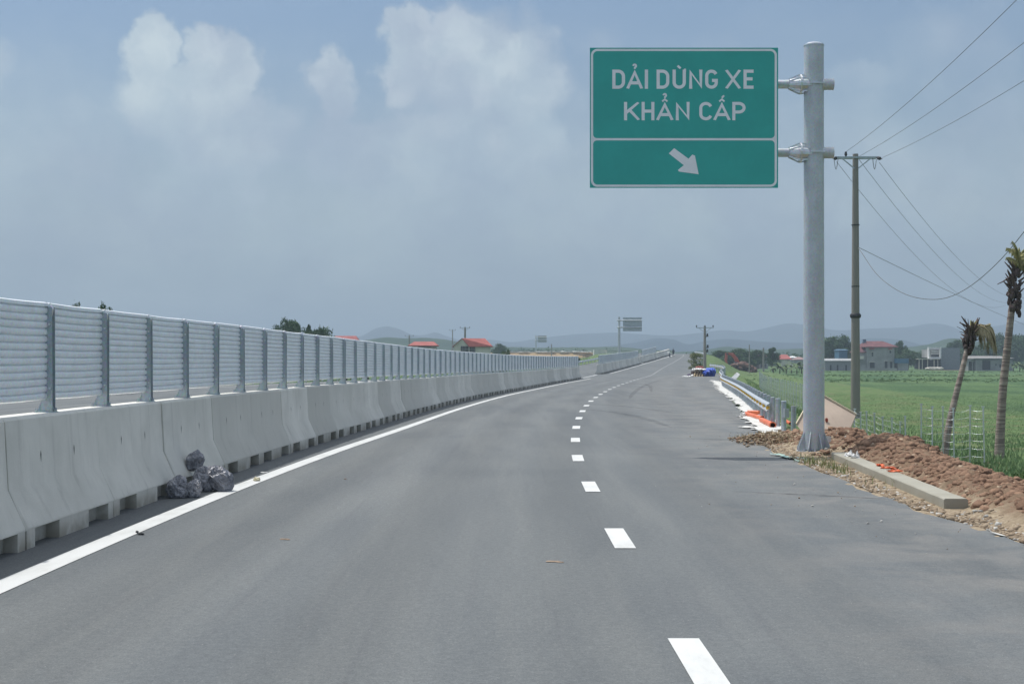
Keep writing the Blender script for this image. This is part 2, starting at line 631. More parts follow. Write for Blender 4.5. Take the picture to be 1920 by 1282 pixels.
MT['bark'] = mat('bark', (.12, .095, .07), .95, 0, .3, 4, .7, 12)
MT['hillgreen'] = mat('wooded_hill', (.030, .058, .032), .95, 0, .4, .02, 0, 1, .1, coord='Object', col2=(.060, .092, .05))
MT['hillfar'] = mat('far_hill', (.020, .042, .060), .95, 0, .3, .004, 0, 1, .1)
MT['black'] = mat('black_steel', (.03, .032, .036), .5)
MT['dark'] = mat('dark_opening', (.035, .04, .045), .6)
MT['wire'] = mat('power_cable', (.14, .15, .16), .6)
MT['orange'] = mat('orange_plastic_pipe', (.72, .16, .055), .45, 0, .12, 3)
MT['board'] = mat('form_board', (.50, .40, .32), .8, 0, .12, 1.5, .2, 12)
MT['boardedge'] = mat('board_pale_edge', (.66, .58, .42), .8)
MT['yellow'] = mat('amber_reflector', (.85, .50, .02), .4)
MT['bluetarp'] = mat('blue_tarpaulin', (.05, .11, .50), .5, 0, .3, 2, .6, 5)
MT['whitebag'] = mat('white_sheeting', (.74, .74, .72), .7, 0, .1, 3, .5, 8)
MT['wood'] = mat('pallet_wood', (.62, .50, .30), .85, 0, .2, 4)
MT['redroof'] = mat('red_roof_tiles', (.34, .09, .075), .8, 0, .18, .8, .3, 6)
MT['oldroof'] = mat('weathered_red_roof', (.15, .055, .06), .85, 0, .25, .8, .3, 6)
MT['wall'] = mat('pale_render', (.62, .59, .52), .9, 0, .15, .5, .1, 4)
MT['wallgrey'] = mat('grey_render', (.33, .335, .33), .9, 0, .2, .4, .1, 4)
MT['whitewall'] = mat('white_render', (.80, .80, .80), .8)
MT['bluesteel'] = mat('blue_sheet_metal', (.06, .16, .27), .6, .0)
MT['excav'] = mat('orange_machine_paint', (.50, .10, .055), .5)
MT['skin'] = mat('skin', (.38, .22, .15), .6)
MT['shirt'] = mat('pale_shirt', (.82, .85, .82), .8)
MT['cloth'] = mat('dark_clothing', (.03, .035, .06), .85)
MT['palmbark'] = None


def palm_bark():
    m = bpy.data.materials.new('palm_bark')
    m.use_nodes = True
    t = NT(m.node_tree)
    bs = t.n['Principled BSDF']
    g = t.node('ShaderNodeTexCoord')
    pos = g.outputs['Object']
    ring = t.noise(t.vmath('MULTIPLY', pos, (.6, .6, 7)), 1.4, 4, .6)
    pat = t.noise(pos, 5, 5, .6)
    col = t.mix(t.ss(ring, .4, .62), (.17, .13, .115), (.38, .325, .27))
    col = t.mix(t.ss(pat, .45, .7, 0, .7), col, (.21, .175, .16))
    t.l.new(col, bs.inputs['Base Color'])
    bs.inputs['Roughness'].default_value = .9
    bn = t.node('ShaderNodeBump')
    bn.inputs['Strength'].default_value = .8
    bn.inputs['Distance'].default_value = .04
    t.l.new(ring, bn.inputs['Height'])
    t.l.new(bn.outputs[0], bs.inputs['Normal'])
    return m


MT['palmbark'] = palm_bark()
MT['frond'] = leaf_mat('drying_frond', (.20, .165, .10), (.38, .32, .20), 1.2)
MT['frondgreen'] = leaf_mat('green_frond', (.17, .175, .07), (.32, .30, .14), 1.2)
MT['fibre'] = mat('dark_palm_fibre', (.085, .062, .058), .95, 0, .3, 3, .8, 10)


def bag_mat():
    m = mat('crumpled_plastic', (.30, .305, .34), .25, 0, .5, 9, .8, 28, 1.0, col2=(.10, .105, .125))
    return m


MT['bag'] = bag_mat()

# ------------------------------------------------------------------ road geometry tables
BD = [-20, 3, 14.3, 29.3, 41.3, 60, 80, 106, 130, 162, 190, 235, 275, 300, 320, 360, 420]
BX = [-4.83, -4.83, -4.82, -4.49, -4.04, -3.20, -1.78, .785, 3.56, 7.92, 11.75, 18.4, 24.75, 30.0, 34.4, 39.5, 41.0]
BZ = [0, 0, 0, -.03, -.09, -.20, -.28, -.38, -.40, -.36, -.18, .33, .95, 1.75, 2.45, 3.1, 3.3]
DD = [-20, 8, 15.3, 21.5, 27.5, 33.6, 58, 88.5, 125, 143, 165, 200, 240, 285, 325, 360, 420]
DX = [1.18, 1.17, 1.135, 1.165, 1.255, 1.48, 3.0, 6.0, 10.6, 13.05, 16.0, 20.1, 25.5, 32.2, 38.6, 42.4, 43.5]
DZ = [0, 0, 0, 0, 0, 0, 0, 0, 0, 0, 0, .05, .50, 1.29, 2.38, 3.0, 3.2]
RD = [-20, 5, 15.4, 18.5, 22, 26.2, 32.9, 38, 46, 67, 97, 130, 155, 190, 240, 285, 325, 360, 420]
RX = [5.7, 5.5, 5.25, 5.1, 5.15, 5.24, 5.6, 6.5, 7.5, 10.2, 14.1, 19.2, 22.6, 26.6, 30.5, 37.5, 42.8, 46.5, 48.5]
RZ = [0, 0, 0, 0, 0, 0, 0, 0, 0, 0, 0, .02, .05, .18, .6, 1.35, 2.42, 3.0, 3.2]
bx, bz, dx, dz, rx, rz_ = crom(BD, BX), crom(BD, BZ), crom(DD, DX), crom(DD, DZ), crom(RD, RX), crom(RD, RZ)


lw = crom([-20, 130, 170, 215, 420], [26, 26, 20, 13.5, 13.5])


def road_z(X, d):
    xs = [bx(d) - 30, bx(d), dx(d), rx(d)]
    return float(np.interp(X, xs, [bz(d), bz(d), dz(d), rz_(d)]))


ST = list(np.arange(-12, 60, 1.0)) + list(np.arange(60, 425, 2.5))

# road sheet
m = M()
rows = []
for d in ST:
    b, q, r_ = float(bx(d)), float(dx(d)), float(rx(d))
    cols = [b - float(lw(d)), b - 7, b - .4, b, b + (q - b) * .33, b + (q - b) * .66, q, q + (r_ - q) * .5, r_ + .06 * math.sin(d * 1.7) + .05 * math.sin(d * 4.1)]
    rows.append([(x, d, road_z(x, d)) for x in cols])
nc = len(rows[0])
m.add([v for r_ in rows for v in r_], [(i * nc + j, i * nc + j + 1, (i + 1) * nc + j + 1, (i + 1) * nc + j) for i in range(len(rows) - 1) for j in range(nc - 1)])
road = m.build('road', MT['asphalt'], smooth=True, local=True)
tag(road, kind='structure')


def decal_mat(name, colr, a, sc):
    m = bpy.data.materials.new(name)
    m.use_nodes = True
    t = NT(m.node_tree)
    bs = t.n['Principled BSDF']
    bs.inputs['Base Color'].default_value = (*colr, 1)
    bs.inputs['Roughness'].default_value = .85
    g = t.node('ShaderNodeNewGeometry')
    t.set(bs.inputs['Alpha'], t.ss(t.noise(g.outputs['Position'], sc, 4, .7), .3, .7, 0, a))
    return m


def strip(name, d0, d1, xf, wd, mt, lift=.004, step=1.0, jag=0.0):
    m = M()
    n = max(2, int((d1 - d0) / step) + 1)
    ds = np.linspace(d0, d1, n)
    vs = []
    for d in ds:
        x = float(xf(d))
        a = wd / 2 + (random.uniform(-jag, jag) if jag else 0)
        c = wd / 2 + (random.uniform(-jag, jag) if jag else 0)
        vs += [(x - a, d, road_z(x - a, d) + lift), (x + c, d, road_z(x + c, d) + lift)]
    m.add(vs, [(2 * i, 2 * i + 1, 2 * i + 3, 2 * i + 2) for i in range(n - 1)])
    return m.build(name, mt, road, local=True)


eo = crom([-10, 5, 12, 20, 30, 36, 60, 110, 170], [.5, .54, .58, .64, .80, .92, 1.12, 1.2, 1.25])
strip('edge_line', -8, 158, lambda d: bx(d) + float(eo(d)), .27, MT['paint'], .006)
strip('edge_line', 166, 187, lambda d: bx(d) - .25, .2, MT['paint'], .006)
strip('edge_line', 194, 345, lambda d: bx(d) + .9, .22, MT['paint'], .008, 2)
strip('edge_line', 5, 215, lambda d: bx(d) - float(lw(d)) + 2.2, .2, MT['paint'], .006, 2)
strip('edge_line', 5, 160, lambda d: bx(d) - 1.7, .2, MT['paint'], .006, 2)
k = -2
while True:
    d0 = 8.28 + 6.12 * k - (0 if k else .2)
    if d0 > 345:
        break
    strip('lane_dash', d0, d0 + 1.68, lambda d: dx(d) + .0, .212, MT['paint'], .007, .56)
    k += 1


# faint turning tyre tracks and thin cast shadows painted dark on the asphalt
MT['tyre'] = decal_mat('tyre_track', (.08, .083, .09), .30, 1.6)
MT['shadowline'] = decal_mat('shadow_line', (.05, .052, .058), .95, 3)


def ground_path(name, pts, wd, mt, lift=.009, n=24):
    """ribbon on the road through photo pixels"""
    ps = [G(*p) for p in pts]
    xs = [p.x for p in ps]
    ys = [p.y for p in ps]
    tt = np.linspace(0, len(ps) - 1, n)
    fx, fy = crom(range(len(ps)), xs), crom(range(len(ps)), ys)
    X, Y = fx(tt), fy(tt)
    m = M()
    vs = []
    for i in range(n):
        a = Vector((X[min(i + 1, n - 1)] - X[max(i - 1, 0)], Y[min(i + 1, n - 1)] - Y[max(i - 1, 0)]))
        a.normalize()
        nx, ny = -a.y, a.x
        e = math.sin(math.pi * (i + .02) / (n - .96)) ** .4
        for s_ in (-1, 1):
            x, y = X[i] + nx * s_ * wd / 2 * e, Y[i] + ny * s_ * wd / 2 * e
            vs.append((x, y, road_z(x, y) + lift))
    m.add(vs, [(2 * i, 2 * i + 1, 2 * i + 3, 2 * i + 2) for i in range(n - 1)])
    return m.build(name, mt, road, local=True)


ground_path('tyre_mark', [(985, 770), (1090, 768), (1150, 773), (1210, 785), (1260, 802)], .35, MT['tyre'])
ground_path('tyre_mark', [(1000, 757), (1110, 758), (1190, 764), (1270, 775)], .3, MT['tyre'], .010)
ground_path('tyre_mark', [(1180, 748), (1190, 735), (1210, 722), (1240, 712)], .28, MT['tyre'], .011)
ground_path('tyre_mark', [(1135, 716), (1180, 719), (1215, 722), (1222, 735)], .28, MT['tyre'], .012)
ground_path('shadow_line', [(1372, 922), (1450, 925), (1560, 930), (1640, 934.5), (1692, 937)], .06, MT['shadowline'], .010)
ground_path('shadow_line', [(1236, 821), (1300, 823), (1360, 824.5), (1412, 826.5)], .08, MT['shadowline'], .010)

# ------------------------------------------------------------------ ground
def gz(X, d):
    """height of the verge beside the road"""
    X = float(X)
    r_ = float(rx(d))
    zr = float(rz_(d)) - .03
    zl = float(bz(d)) - .03
    xl = float(bx(d)) - float(lw(d))
    if X >= r_:
        u = X - r_
        fall = max(zr + 1.55, .2) * 2.3
        if u < 1.7:
            return zr - .01 * u
        t = min(1, (u - 1.7) / fall)
        return zr - .03 + (-1.55 - zr) * (t * t * (3 - 2 * t))
    if X <= xl:
        u = xl - X
        fall = max(zl + 1.7, .2) * 2.6
        if u < 1.5:
            return zl - .02
        t = min(1, (u - 1.5) / fall)
        return zl - .02 + (-1.7 - zl) * (t * t * (3 - 2 * t))
    return road_z(X, d) - .06


# verge strips follow the road; the open plain reaches the horizon
MT['verge'] = None


def verge_mat():
    m = bpy.data.materials.new('grassy_verge')
    m.use_nodes = True
    t = NT(m.node_tree)
    bs = t.n['Principled BSDF']
    g = t.node('ShaderNodeNewGeometry')
    pos = g.outputs['Position']
    sp = t.node('ShaderNodeSeparateXYZ')
    t.l.new(pos, sp.inputs[0])
    soil = t.mix(t.ss(t.noise(pos, 1.2, 5, .65), .35, .65), (.16, .11, .07), (.28, .21, .14))
    gr = t.mix(t.ss(t.noise(pos, .7, 6, .7), .35, .65), (.07, .13, .045), (.125, .19, .07))
    f = t.math('MULTIPLY', t.ss(t.noise(pos, .8, 5, .6), .5, .66), t.ss(sp.outputs[1], 30, 60, 1, .55))
    col = t.mix(f, gr, soil)
    t.l.new(col, bs.inputs['Base Color'])
    bs.inputs['Roughness'].default_value = .95
    bs.inputs['Specular IOR Level'].default_value = .2
    bn = t.node('ShaderNodeBump')
    bn.inputs['Strength'].default_value = 1
    bn.inputs['Distance'].default_value = .08
    t.l.new(t.noise(pos, 9, 5, .7), bn.inputs['Height'])
    t.l.new(bn.outputs[0], bs.inputs['Normal'])
    return m


MT['verge'] = verge_mat()
m = M()
for side in (0, 1):
    rows = []
    for d in ST:
        if side:
            us = [-.3, .4, 1.2, 1.8, 2.4, 3.0, 3.8, 4.6, 5.6, 7.4, 9.5, 13, 18]
            xs = [float(rx(d)) + u for u in us]
        else:
            us = [18, 12, 8, 5, 3, 1.5, .5, -.3]
            xs = [float(bx(d)) - float(lw(d)) - u for u in us]
        row = []
        for x in xs:
            z = gz(x, d) + (.05 * mnoise.noise(Vector((x * .8, d * .8, 0))))
            if (side and x < float(rx(d)) + .1) or (not side and x > float(bx(d)) - float(lw(d)) - .1):
                z = road_z(x, d) - .08
            row.append((x, d, z))
        rows.append(row)
    n = len(rows[0])
    m.add([v for r_ in rows for v in r_], [(i * n + j, i * n + j + 1, (i + 1) * n + j + 1, (i + 1) * n + j) for i in range(len(rows) - 1) for j in range(n - 1)])
verge = tag(m.build('verge', MT['verge'], smooth=True, local=True), kind='structure')

m = M()
gx = [-9000, -3000, -1000, -400, -150, -60, 0, 60, 150, 400, 1000, 3000, 9000]
gy = [-3000, -200, 0, 100, 200, 400, 700, 1200, 2500, 6000, 9500]
m.add([(x, y, -1.72) for y in gy for x in gx], [(j * 13 + i, j * 13 + i + 1, (j + 1) * 13 + i + 1, (j + 1) * 13 + i) for j in range(10) for i in range(12)])
tag(m.build('ground', MT['field'], local=True), kind='structure')

# ------------------------------------------------------------------ hills
def ridge(name, D, prof, mt, depth, rough=.05, base=-3.0, step=6):
    """range of hills whose crest line follows prof (photo px) at distance D"""
    pf = crom([p[0] for p in prof], [p[1] for p in prof])
    pxs = np.arange(prof[0][0], prof[-1][0] + 1, step)
    K = 9
    v = []
    for p in pxs:
        top = HC - (float(pf(p)) - HY) * D / F
        for kk in range(-K, K + 1):
            t = kk / K
            y = D + depth * t
            x = (p - 960) * D / F
            h = max(0, 1 - abs(t)) ** 1.15
            nn = mnoise.fractal(Vector((x / depth * 2.2, y / depth * 2.2, D * .01)), .9, 2.2, 5)
            z = base + (top - base) * h * (1 + (nn * .25) * (abs(t) > .01) * min(1, abs(t) * 3)) + (top - base) * rough * nn * .5
            v.append((x, y, z))
    n = 2 * K + 1
    f = [(i * n + j, (i + 1) * n + j, (i + 1) * n + j + 1, i * n + j + 1) for i in range(len(pxs) - 1) for j in range(n - 1)]
    return tag(npmesh(name, np.array(v), np.array(f), mt, smooth=True), kind='structure')


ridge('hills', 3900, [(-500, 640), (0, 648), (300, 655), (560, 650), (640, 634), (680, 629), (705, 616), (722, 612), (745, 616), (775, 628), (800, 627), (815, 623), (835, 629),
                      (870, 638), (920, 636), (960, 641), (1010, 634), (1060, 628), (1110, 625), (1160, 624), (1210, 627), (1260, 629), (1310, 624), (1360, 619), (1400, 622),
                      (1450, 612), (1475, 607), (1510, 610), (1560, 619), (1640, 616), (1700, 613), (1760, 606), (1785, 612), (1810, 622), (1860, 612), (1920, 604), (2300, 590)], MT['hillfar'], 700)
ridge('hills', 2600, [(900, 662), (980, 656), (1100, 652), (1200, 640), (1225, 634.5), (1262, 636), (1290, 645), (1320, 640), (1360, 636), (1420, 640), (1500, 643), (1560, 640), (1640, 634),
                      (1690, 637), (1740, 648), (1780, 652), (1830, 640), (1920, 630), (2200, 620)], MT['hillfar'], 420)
ridge('hills', 1250, [(600, 652), (660, 640), (700, 634), (725, 631.5), (770, 633), (820, 636), (870, 642), (930, 650), (1000, 652), (1060, 649.5), (1120, 648.5), (1160, 649), (1200, 654), (1260, 660), (1330, 655),
                      (1360, 650), (1400, 655), (1500, 655), (1600, 650), (1700, 650), (1745, 642), (1775, 632.5), (1800, 634), (1840, 640), (1900, 636), (2100, 630)], MT['hillgreen'], 150, .18, step=3)

# ------------------------------------------------------------------ median concrete blocks
def arc_positions(d0, d1, step):
    """stations at equal true spacing along the barrier"""
    out = [d0]
    d = d0
    while d < d1:
        e = 1e-1
        sx = (float(bx(d + e)) - float(bx(d - e))) / (2 * e)
        d += step / math.sqrt(1 + sx * sx)
        out.append(d)
    return out


def block_mesh():
    m = M()
    prof = [(.15, 1.30), (.178, 1.272), (.215, .60), (.39, .215), (.39, .19)]
    full = prof + [(-x, z) for x, z in reversed(prof)]
    L = 2.972
    # slight bevel at the two ends
    def ring(y, k):
        return [(x * k, y, z - (1 - k) * .35) for x, z in full]
    n = len(full)
    rs = [ring(0, .965), ring(.02, 1), ring(L - .02, 1), ring(L, .965)]
    vs = [q for r_ in rs for q in r_]
    fs = [tuple(range(n)), tuple(3 * n + i for i in range(n - 1, -1, -1))]
    for k in range(3):
        fs += [(k * n + i, (k + 1) * n + i, (k + 1) * n + (i + 1) % n, k * n + (i + 1) % n) for i in range(n)]
    m.add(vs, fs)
    for (a, b) in ((.012, .25), (1.0, 2.0), (2.75, 2.96)):
        m.box(-.385, .385, a, b, -.03, .1895)
    m.box(-.24, .24, .2505, .9995, -.03, .1895)
    m.box(-.24, .24, 2.0005, 2.7495, -.03, .1895)
    # tie holes on both faces, the shade inside them painted as dark diamonds
    for y in (.95, 2.05):
        for s_ in (1, -1):
            z0, z1 = .80, .93
            def px_(z):
                return s_ * (.178 + (1.272 - z) / (1.272 - .6) * .037 + .003)
            vs = [(px_(z0), y - .004, z0), (px_((z0 + z1) / 2 + .02), y - .016, (z0 + z1) / 2 + .02), (px_(z1), y, z1), (px_((z0 + z1) / 2 + .02), y + .016, (z0 + z1) / 2 + .02)]
            m.add(vs, [(0, 1, 2, 3)] if s_ > 0 else [(3, 2, 1, 0)], 1)
    return m


BLK = block_mesh().build('concrete_barrier', [MT['block'], MT['stain_hole']], smooth=25, local=True)
GRP = 'precast concrete barrier blocks along the median'
first = [True]


def place_block(d, d2, label):
    o = BLK if first[0] else BLK.copy()
    if not first[0]:
        COL.objects.link(o)
    first[0] = False
    x0, x1 = float(bx(d)) - .39, float(bx(d2)) - .39
    z0, z1 = float(bz(d)), float(bz(d2))
    o.location = (x0, d, z0 + .004 + random.uniform(-.006, .006))
    o.rotation_euler = (math.atan2(z1 - z0, math.hypot(x1 - x0, d2 - d)), 0, -math.atan2(x1 - x0, d2 - d) + random.uniform(-.0035, .0035))
    o.location.x += random.uniform(-.007, .007)
    tag(o, label, 'concrete barrier', GRP)


def row_blocks(d0, d1, label, special={}):
    st = arc_positions(d0, d1, 3.0)
    for i in range(len(st) - 1):
        place_block(st[i], st[i + 1], special.get(i, special.get(-1, label) if i == len(st) - 2 else label))
    return st[-1]


e1 = row_blocks(14.33 - 9 , 160, 'grey precast concrete barrier block in the long near median row, slatted screen above it',
                {2: 'grey concrete barrier block cut by the left edge of the photo',
                 3: 'nearest whole grey concrete barrier block, rust tint on its middle foot',
                 4: 'grey concrete barrier block with the black plastic bags at its far end',
                 5: 'grey concrete barrier block right behind the black plastic bags',
                 6: 'first grey concrete barrier block beyond the plastic bags',
                 7: 'second grey concrete barrier block beyond the plastic bags',
                 8: 'third grey concrete barrier block beyond the plastic bags',
                 0: 'concrete barrier block out of view before the left photo edge', 1: 'second concrete barrier block out of view before the left photo edge',
                 -1: 'last concrete barrier block of the long near row, at the first median gap'})
e2 = row_blocks(190, 272, 'grey precast concrete barrier block in the middle row, between the two median gaps', {0: 'first concrete barrier block after the first median gap, dark end face showing', -1: 'last concrete barrier block before the second small median gap'})
e3 = row_blocks(278, 336, 'small far concrete barrier block in the last row before the road crest', {0: 'first small concrete barrier block after the second median gap'})

# ------------------------------------------------------------------ slatted screens on the blocks
def panel_mesh(seed):
    """ribbed sheet, 1.9 m long along y, x across, z up from 0"""
    rn = random.Random(seed)
    m = M()
    L = 1.975
    nr = 13
    h = 1.025
    pitch = h / nr
    ny = 7
    prof = []
    for k in range(nr):
        z = k * pitch
        prof += [(.000, z), (.006, z + pitch * .06), (.024, z + pitch * .18), (.030, z + pitch * .5), (.022, z + pitch * .86), (.004, z + pitch * .95)]
    prof += [(.0, h), (.03, h + .012), (.026, h + .045), (-.012, h + .058), (-.03, h + .03), (-.025, h)]
    amp = rn.uniform(-.012, .012)
    amp2 = rn.uniform(-.006, .006)
    vs = []
    for j in range(ny + 1):
        y = L * j / ny
        s_ = math.sin(math.pi * j / ny)
        for (x, z) in prof:
            vs.append((x + amp * s_ * math.sin(z * 2.3 + seed) + rn.uniform(-.0015, .0015), y, z + amp2 * s_ - (.004 * s_)))
    n = len(prof)
    fs = [(j * n + i, j * n + i + 1, (j + 1) * n + i + 1, (j + 1) * n + i) for j in range(ny) for i in range(n - 1)]
    m.add(vs, fs)
    return m


def post_parts(parent):
    m = M()
    # two channels back to back (H shape)
    for s_ in (-1, 1):
        m.box(s_ * .004 + .022, s_ * .004 + .030, -.045, .045, .01, 1.17)
        m.box(-.035, .088, (.045 if s_ > 0 else -.051), (.051 if s_ > 0 else -.045), .01, 1.17)
    # domed clamps at the top of the neighbouring panels
    m.tube([(.04, .0, 1.08), (.05, .0, 1.15), (.035, .0, 1.19), (-.02, .0, 1.192)], [.036, .042, .038, .02], 8, mi=1)
    m.tube([(.02, .075, 1.08), (.03, .07, 1.13), (.01, .07, 1.165), (-.02, .07, 1.17)], [.012, .028, .030, .02], 8, mi=1)
    for (y, z) in ((-.049, .27), (-.049, .98)):
        m.tube([(.06, -.045, z), (.06, -.066, z)], .013, 6, mi=1)
    post = m.build('post', [MT['postgrey'], MT['galvbright']], parent, local=True, smooth=30)
    b = M()
    b.box(-.11, .11, -.085, .085, 0, .012)
    for s_ in (-1, 1):
        b.add([(s_ * .006, -.006, .012), (s_ * .10, -.006, .012), (s_ * .05, -.006, .13), (s_ * .006, .006, .012), (s_ * .10, .006, .012), (s_ * .05, .006, .13)],
              [(0, 1, 2), (5, 4, 3), (0, 3, 4, 1), (1, 4, 5, 2), (2, 5, 3, 0)])
        for q in (-1, 1):
            b.tube([(s_ * .085, q * .075, .01), (s_ * .085, q * .075, .05)], .012, 6)
    base = b.build('base_plate', MT['postgrey'], post, local=True)
    return post


def screen(d0, d1, label, simple=False):
    st = arc_positions(d0, d1, 2.045)
    root = empty('slatted_screen', (float(bx(st[0])) - .39, st[0], float(bz(st[0])) + 1.302))
    tag(root, label, 'screen fence', 'slatted glare screens along the median')
    o0 = Vector(root.location)
    post = post_parts(root)
    pans = [panel_mesh(s_).build('slat_panel', MT['slat'], root, local=True, smooth=35) for s_ in (1, 2, 3, 4)]
    used = set()
    for i in range(len(st)):
        d = st[i]
        loc = Vector((float(bx(d)) - .39, d, float(bz(d)) + 1.302)) - o0
        j = min(i + 1, len(st) - 1)
        k = max(j - 1, 0)
        ang = -math.atan2(float(bx(st[j])) - float(bx(st[k])), st[j] - st[k])
        pit = math.atan2(float(bz(st[j])) - float(bz(st[k])), 2.0)
        p = post if i == 0 else copy_tree(post, root)
        p.location = loc
        p.rotation_euler = (0, random.uniform(-.006, .006), ang)
        if i < len(st) - 1:
            q = i % 4 if i < 4 else random.randrange(4)
            w_ = pans[q] if q not in used else pans[q].copy()
            if q in used:
                COL.objects.link(w_)
                w_.parent = root
            used.add(q)
            dv = Vector((math.sin(-ang), math.cos(-ang), 0))
            w_.location = loc + dv * .035 + Vector((0, 0, .14 + random.uniform(-.004, .004)))
            w_.rotation_euler = (pit, random.uniform(-.008, .008), ang)
    return root


screen(7.86, 160.5, 'long near galvanised slatted screen bolted along the top of the median blocks')
screen(191, 271, 'middle slatted screen on the median blocks between the two gaps')
screen(279, 302, 'short far slatted screen on the last median blocks before the crest')

# ------------------------------------------------------------------ the big sign
sx, sy = 6.10, 29.1
sg = empty('road_sign', (sx, sy, .02))
tag(sg, 'large green road sign with a white arrow, on the thick grey post', 'road sign')
m = M()
m.tube([(sx, sy, .06), (sx, sy, 2.0), (sx, sy, 5.0), (sx, sy, 8.22)], [.212, .210, .204, .199], 40)
m.build('post', MT['galvsign'], sg, smooth=40)
m = M()
m.tube([(sx, sy, 8.21), (sx, sy, 8.235), (sx, sy, 8.27), (sx, sy, 8.295)], [.208, .205, .13, .01], 32)
m.build('cap', MT['galvbright'], sg, smooth=50)
m = M()
m.tube([(sx, sy, .0), (sx, sy, .045)], .36, 12)
for k in range(8):
    a = 2 * math.pi * (k + .35) / 8
    mt_ = Matrix.Translation((sx, sy, 0)) @ Matrix.Rotation(a, 4, 'Z')
    vs = [mt_ @ Vector(q) for q in ((.19, -.009, .04), (.35, -.009, .04), (.35, -.009, .10), (.21, -.009, .43), (.19, -.009, .43),
                                    (.19, .009, .04), (.35, .009, .04), (.35, .009, .10), (.21, .009, .43), (.19, .009, .43))]
    m.add(vs, [(0, 1, 2, 3, 4), (9, 8, 7, 6, 5), (0, 5, 6, 1), (1, 6, 7, 2), (2, 7, 8, 3), (3, 8, 9, 4)])
    b = mt_ @ Vector((.30 * math.cos(.39), .30 * math.sin(.39), 0))
    m.tube([(b.x, b.y, .04), (b.x, b.y, .10)], .018, 6)
m.build('base_flange', MT['galv'], sg)
PY = 28.8
PX0, PX1 = (1106 - 960) * PY / F, (1459 - 960) * PY / F
PZ0, PZ1 = HC + (HY - 352.5) * PY / F, HC + (HY - 90) * PY / F
for pyc in (159, 287):
    z = HC + (HY - pyc) * sy / F
    m = M()
    m.tube([(PX0 + .1, sy - .03, z), (sx - .25, sy - .03, z)], .088, 20)
    m.tube([(sx + .15, sy - .03, z), (sx + .36, sy - .03, z), (sx + .385, sy - .03, z), (sx + .39, sy - .03, z)], [.115, .115, .122, .10], 20)
    arm = m.build('arm', MT['galvsign'], sg, smooth=40)
    m = M()
    x0 = sx - .5
    m.tube([(x0, sy - .03, z), (x0 + .16, sy - .03, z), (x0 + .24, sy - .03, z), (x0 + .5, sy - .03, z)], [.10, .135, .14, .13], 16)
    m.tube([(x0 + .20, sy - .03, z), (x0 + .235, sy - .03, z)], .20, 20)
    for k in range(8):
        a = 2 * math.pi * k / 8 + .2
        c, s_ = math.cos(a), math.sin(a)
        y_, z_ = sy - .03, z
        vs = [(x0 - .02, y_ + c * .09, z_ + s_ * .09), (x0 + .20, y_ + c * .19, z_ + s_ * .19), (x0 + .42, y_ + c * .16, z_ + s_ * .16), (x0 + .42, y_ + c * .10, z_ + s_ * .10)]
        m.bar(vs[0], vs[1], .012, .03)
        m.bar(vs[1], vs[2], .012, .03)
        m.tube([(x0 + .18, y_ + c * .17, z_ + s_ * .17), (x0 + .26, y_ + c * .17, z_ + s_ * .17)], .012, 6)
    m.box(x0 + .4, x0 + .68, sy - .24, sy - .20, z - .012, z + .012)
    m.build('clamp', MT['galvbright'], arm)

MT['signgreen'] = mat('sign_green', (.036, .43, .385), .38, 0, .05, 1.2, 0, 1, .5)
MT['signwhite'] = mat('sign_white', (.90, .92, .96), .4, 0, .03, 2)
m = M()
m.box(PX0, PX1, PY, PY + .004, PZ0, PZ1)
for pyc in (120, 159, 225, 287, 330):
    z = HC + (HY - pyc) * PY / F
    m.box(PX0 + .01, PX1 - .01, PY + .0045, PY + .05, z - .03, z + .03)
panel = m.build('sign_panel', MT['signgreen'], sg)


def rrect(x0, x1, z0, z1, r, n=7):
    pts = []
    for (cx, cz, a0) in ((x1 - r, z1 - r, 0), (x0 + r, z1 - r, 90), (x0 + r, z0 + r, 180), (x1 - r, z0 + r, 270)):
        for i in range(n + 1):
            a = R(a0 + 90 * i / n)
            pts.append((cx + r * math.cos(a), cz + r * math.sin(a)))
    return pts


def ringface(m, outer, inner, y, z_off=0):
    n = len(outer)
    m.add([(x, y, z) for x, z in outer] + [(x, y, z) for x, z in inner], [(i, i + n, (i + 1) % n + n, (i + 1) % n) for i in range(n)])


s1 = PY / F
m = M()
ox0, ox1, oz0, oz1 = PX0 + .02, PX1 - .025, PZ0 + .02, PZ1 - .022
zm = HC + (HY - 261.5) * s1
yf = PY - .0015
ringface(m, rrect(ox0, ox1, oz0, oz1, .13), rrect(ox0 + .045, ox1 - .045, oz0 + .045, oz1 - .045, .09), yf)
m.add([(ox0 + .046, yf - .001, zm - .022), (ox1 - .046, yf - .001, zm - .022), (ox1 - .046, yf - .001, zm + .022), (ox0 + .046, yf - .001, zm + .022)], [(0, 1, 2, 3)])
# rounded fillets where the divider meets the border
for (cx, sg_) in ((ox0 + .045, 1), (ox1 - .045, -1)):
    for sz in (1, -1):
        r_ = .075
        cz = zm + sz * .0225
        arc = [(cx + sg_ * r_ - sg_ * r_ * math.cos(R(90 * i / 6)), cz + sz * (r_ - r_ * math.sin(R(90 * i / 6)))) for i in range(7)]
        vs = [(cx, yf - .0005, cz)] + [(x, yf - .0005, z) for x, z in arc]
        m.add(vs, [(0, i, i + 1) for i in range(1, 7)])
m.build('border', MT['signwhite'], panel)

